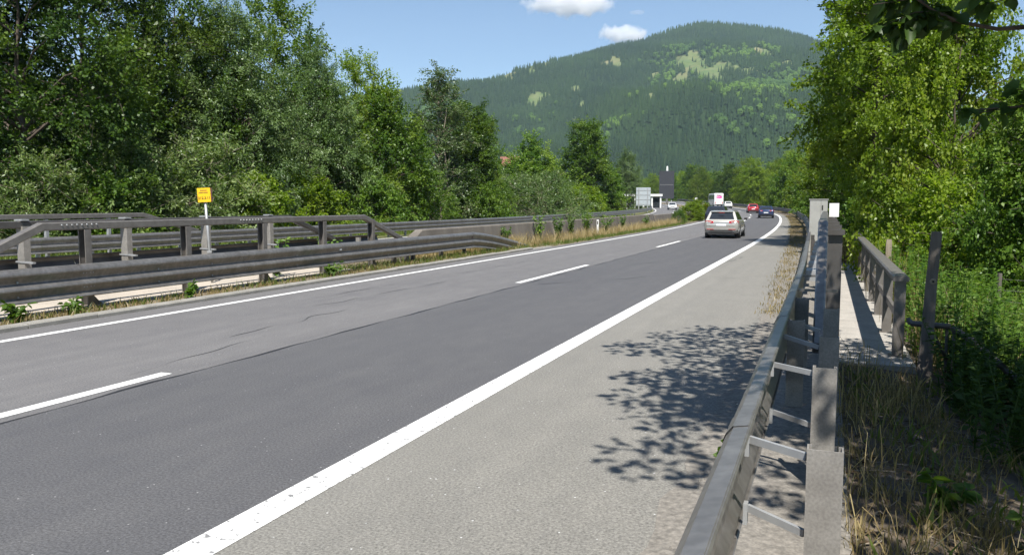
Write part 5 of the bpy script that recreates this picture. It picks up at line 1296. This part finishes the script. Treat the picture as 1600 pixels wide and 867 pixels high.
for sx in (-1, 1):
    for i in range(7):
        mb = MB(); mb.box((sx * 1.272, -5.0 + 1.5 * i, 2.55), (0.02, 1.42, 1.15)); mb.build('side_window', M['glass'], BUS, False, True)
    for yy in (-3.4, 3.6):
        mb = MB(); mb.tube([(sx * 0.95, yy, 0.5), (sx * 1.285, yy, 0.5)], 0.5, 18); wh = mb.build('wheel', M['tyre'], BUS, True, True)
        mb = MB(); mb.tube([(sx * 1.28, yy, 0.5), (sx * 1.295, yy, 0.5)], 0.28, 14); mb.build('rim', M['rim'], wh, False, True)
    mb = MB(); mb.box((sx * 0.95, -5.99, 1.05), (0.18, 0.06, 0.5)); mb.build('tail_light', M['tail'], BUS, False, True)
    mb = MB(); mb.box((sx * 1.45, 5.7, 2.7), (0.22, 0.15, 0.5)); mb.build('mirror', M['plastic'], BUS, False, True)
mag = mat_plain('magenta_print', (0.72, 0.06, 0.34), (0.66, 0.05, 0.30), 3, 0.5)
mb = MB()
for cx, cz, a, b_ in ((0.05, 2.62, 0.82, 0.42),):
    n_ = 28; vs_ = [(cx + a * math.cos(6.283 * k / n_), -6.02, cz + b_ * math.sin(6.283 * k / n_) * (1.0 if math.sin(6.283 * k / n_) < 0 else 0.85)) for k in range(n_)]
    mb.add(vs_, [tuple(range(n_))])
em = mb.build('emblem', mag, BUS, False, True)
for z, x0, x1 in ((2.72, -0.75, 0.35), (2.5, -0.55, 0.4), (2.62, -0.85, -0.3)):
    mb = MB(); mb.box(((x0 + x1) / 2, -6.03, z), (x1 - x0, 0.01, 0.055)); mb.build('emblem_stroke', wm, em, False, True)
mb = MB(); mb.box((0.0, -6.015, 3.12), (1.5, 0.02, 0.16)); mb.build('destination_strip', M['plastic'], BUS, False, True)
mb = MB(); mb.box((0, -6.0, 0.55), (2.0, 0.1, 0.2)); mb.build('bumper', M['plastic'], BUS, False, True)
mb = MB(); mb.box((0, 5.98, 2.2), (2.2, 0.1, 1.6)); mb.build('windscreen', M['glass'], BUS, False, True)

# ================================================================ CLOUDS, HAZE
def cloud(label, loc, size, seed, dens=0.016, thr=0.5):
    """a closed lump of cloudy air: ragged noise density inside a puffy hull"""
    import bmesh
    bm = bmesh.new(); bmesh.ops.create_icosphere(bm, subdivisions=4, radius=1.0)
    for v in bm.verts: v.co = Vector((v.co.x * size[0] / 2, v.co.y * size[1] / 2, v.co.z * size[2] / 2))
    me = bpy.data.meshes.new('cloud'); bm.to_mesh(me); bm.free()
    m, nt, out = new_mat('cloud_air'); tc = nt.nodes.new('ShaderNodeTexCoord')
    mp = nt.nodes.new('ShaderNodeMapping'); mp.inputs['Scale'].default_value = (2 / size[0], 2 / size[1], 2 / size[2]); nt.links.new(tc.outputs['Object'], mp.inputs['Vector'])
    ln = nt.nodes.new('ShaderNodeVectorMath'); ln.operation = 'LENGTH'; nt.links.new(mp.outputs[0], ln.inputs[0])
    sh = nt.nodes.new('ShaderNodeVectorMath'); sh.operation = 'ADD'; sh.inputs[1].default_value = (seed * 917.0, seed * 331.0, seed * 77.0); nt.links.new(tc.outputs['Object'], sh.inputs[0])
    nz = noise(nt, 0.0075, 7, 0.6, sh.outputs[0])
    fall = ramp(nt, ln.outputs['Value'], 0.15, 1.0, 0.30, -0.42)
    ad = nt.nodes.new('ShaderNodeMath'); ad.operation = 'ADD'; nt.links.new(nz, ad.inputs[0]); nt.links.new(fall, ad.inputs[1])
    de = ramp(nt, ad.outputs[0], thr, thr + 0.12, 0.0, dens)
    pv = nt.nodes.new('ShaderNodeVolumePrincipled'); pv.inputs['Color'].default_value = (1, 1, 1, 1); pv.inputs['Anisotropy'].default_value = 0.1
    nt.links.new(de, pv.inputs['Density']); nt.links.new(pv.outputs[0], out.inputs['Volume'])
    o = link('cloud', me, m, None, True); o.location = loc; o.rotation_euler = (0, 0, R_(21.5))
    return tag(o, label, 'cloud', 'small fair-weather clouds')
def sky_pt(u, v, dist=7000.0): q = Fw * dist + Rt * (u * dist); return (q[0], q[1], v * dist)
cloud('larger white cumulus cloud at the top of the sky', sky_pt(0.0735, 0.243), (1420, 520, 430), 3)
cloud('smaller white cloud just above the mountain ridge', sky_pt(0.134, 0.206), (780, 380, 300), 8)
cloud('faint wisp of cloud right of the larger cumulus', sky_pt(0.154, 0.2325), (320, 140, 80), 5, 0.004, 0.5)

hz = MB(); hz.box((0, 0, 446), (7600, 7600, 900))
ho = hz.build('haze', None)
m, nt, out = new_mat('haze_air')
pv = nt.nodes.new('ShaderNodeVolumePrincipled')
pv.inputs['Color'].default_value = (0.62, 0.80, 1.0, 1)
pv.inputs['Density'].default_value = 0.00007
pv.inputs['Anisotropy'].default_value = 0.0
nt.links.new(pv.outputs[0], out.inputs['Volume'])
ho.data.materials.append(m)
tag(ho, 'thin blue haze in the valley air', 'haze', kind='stuff')
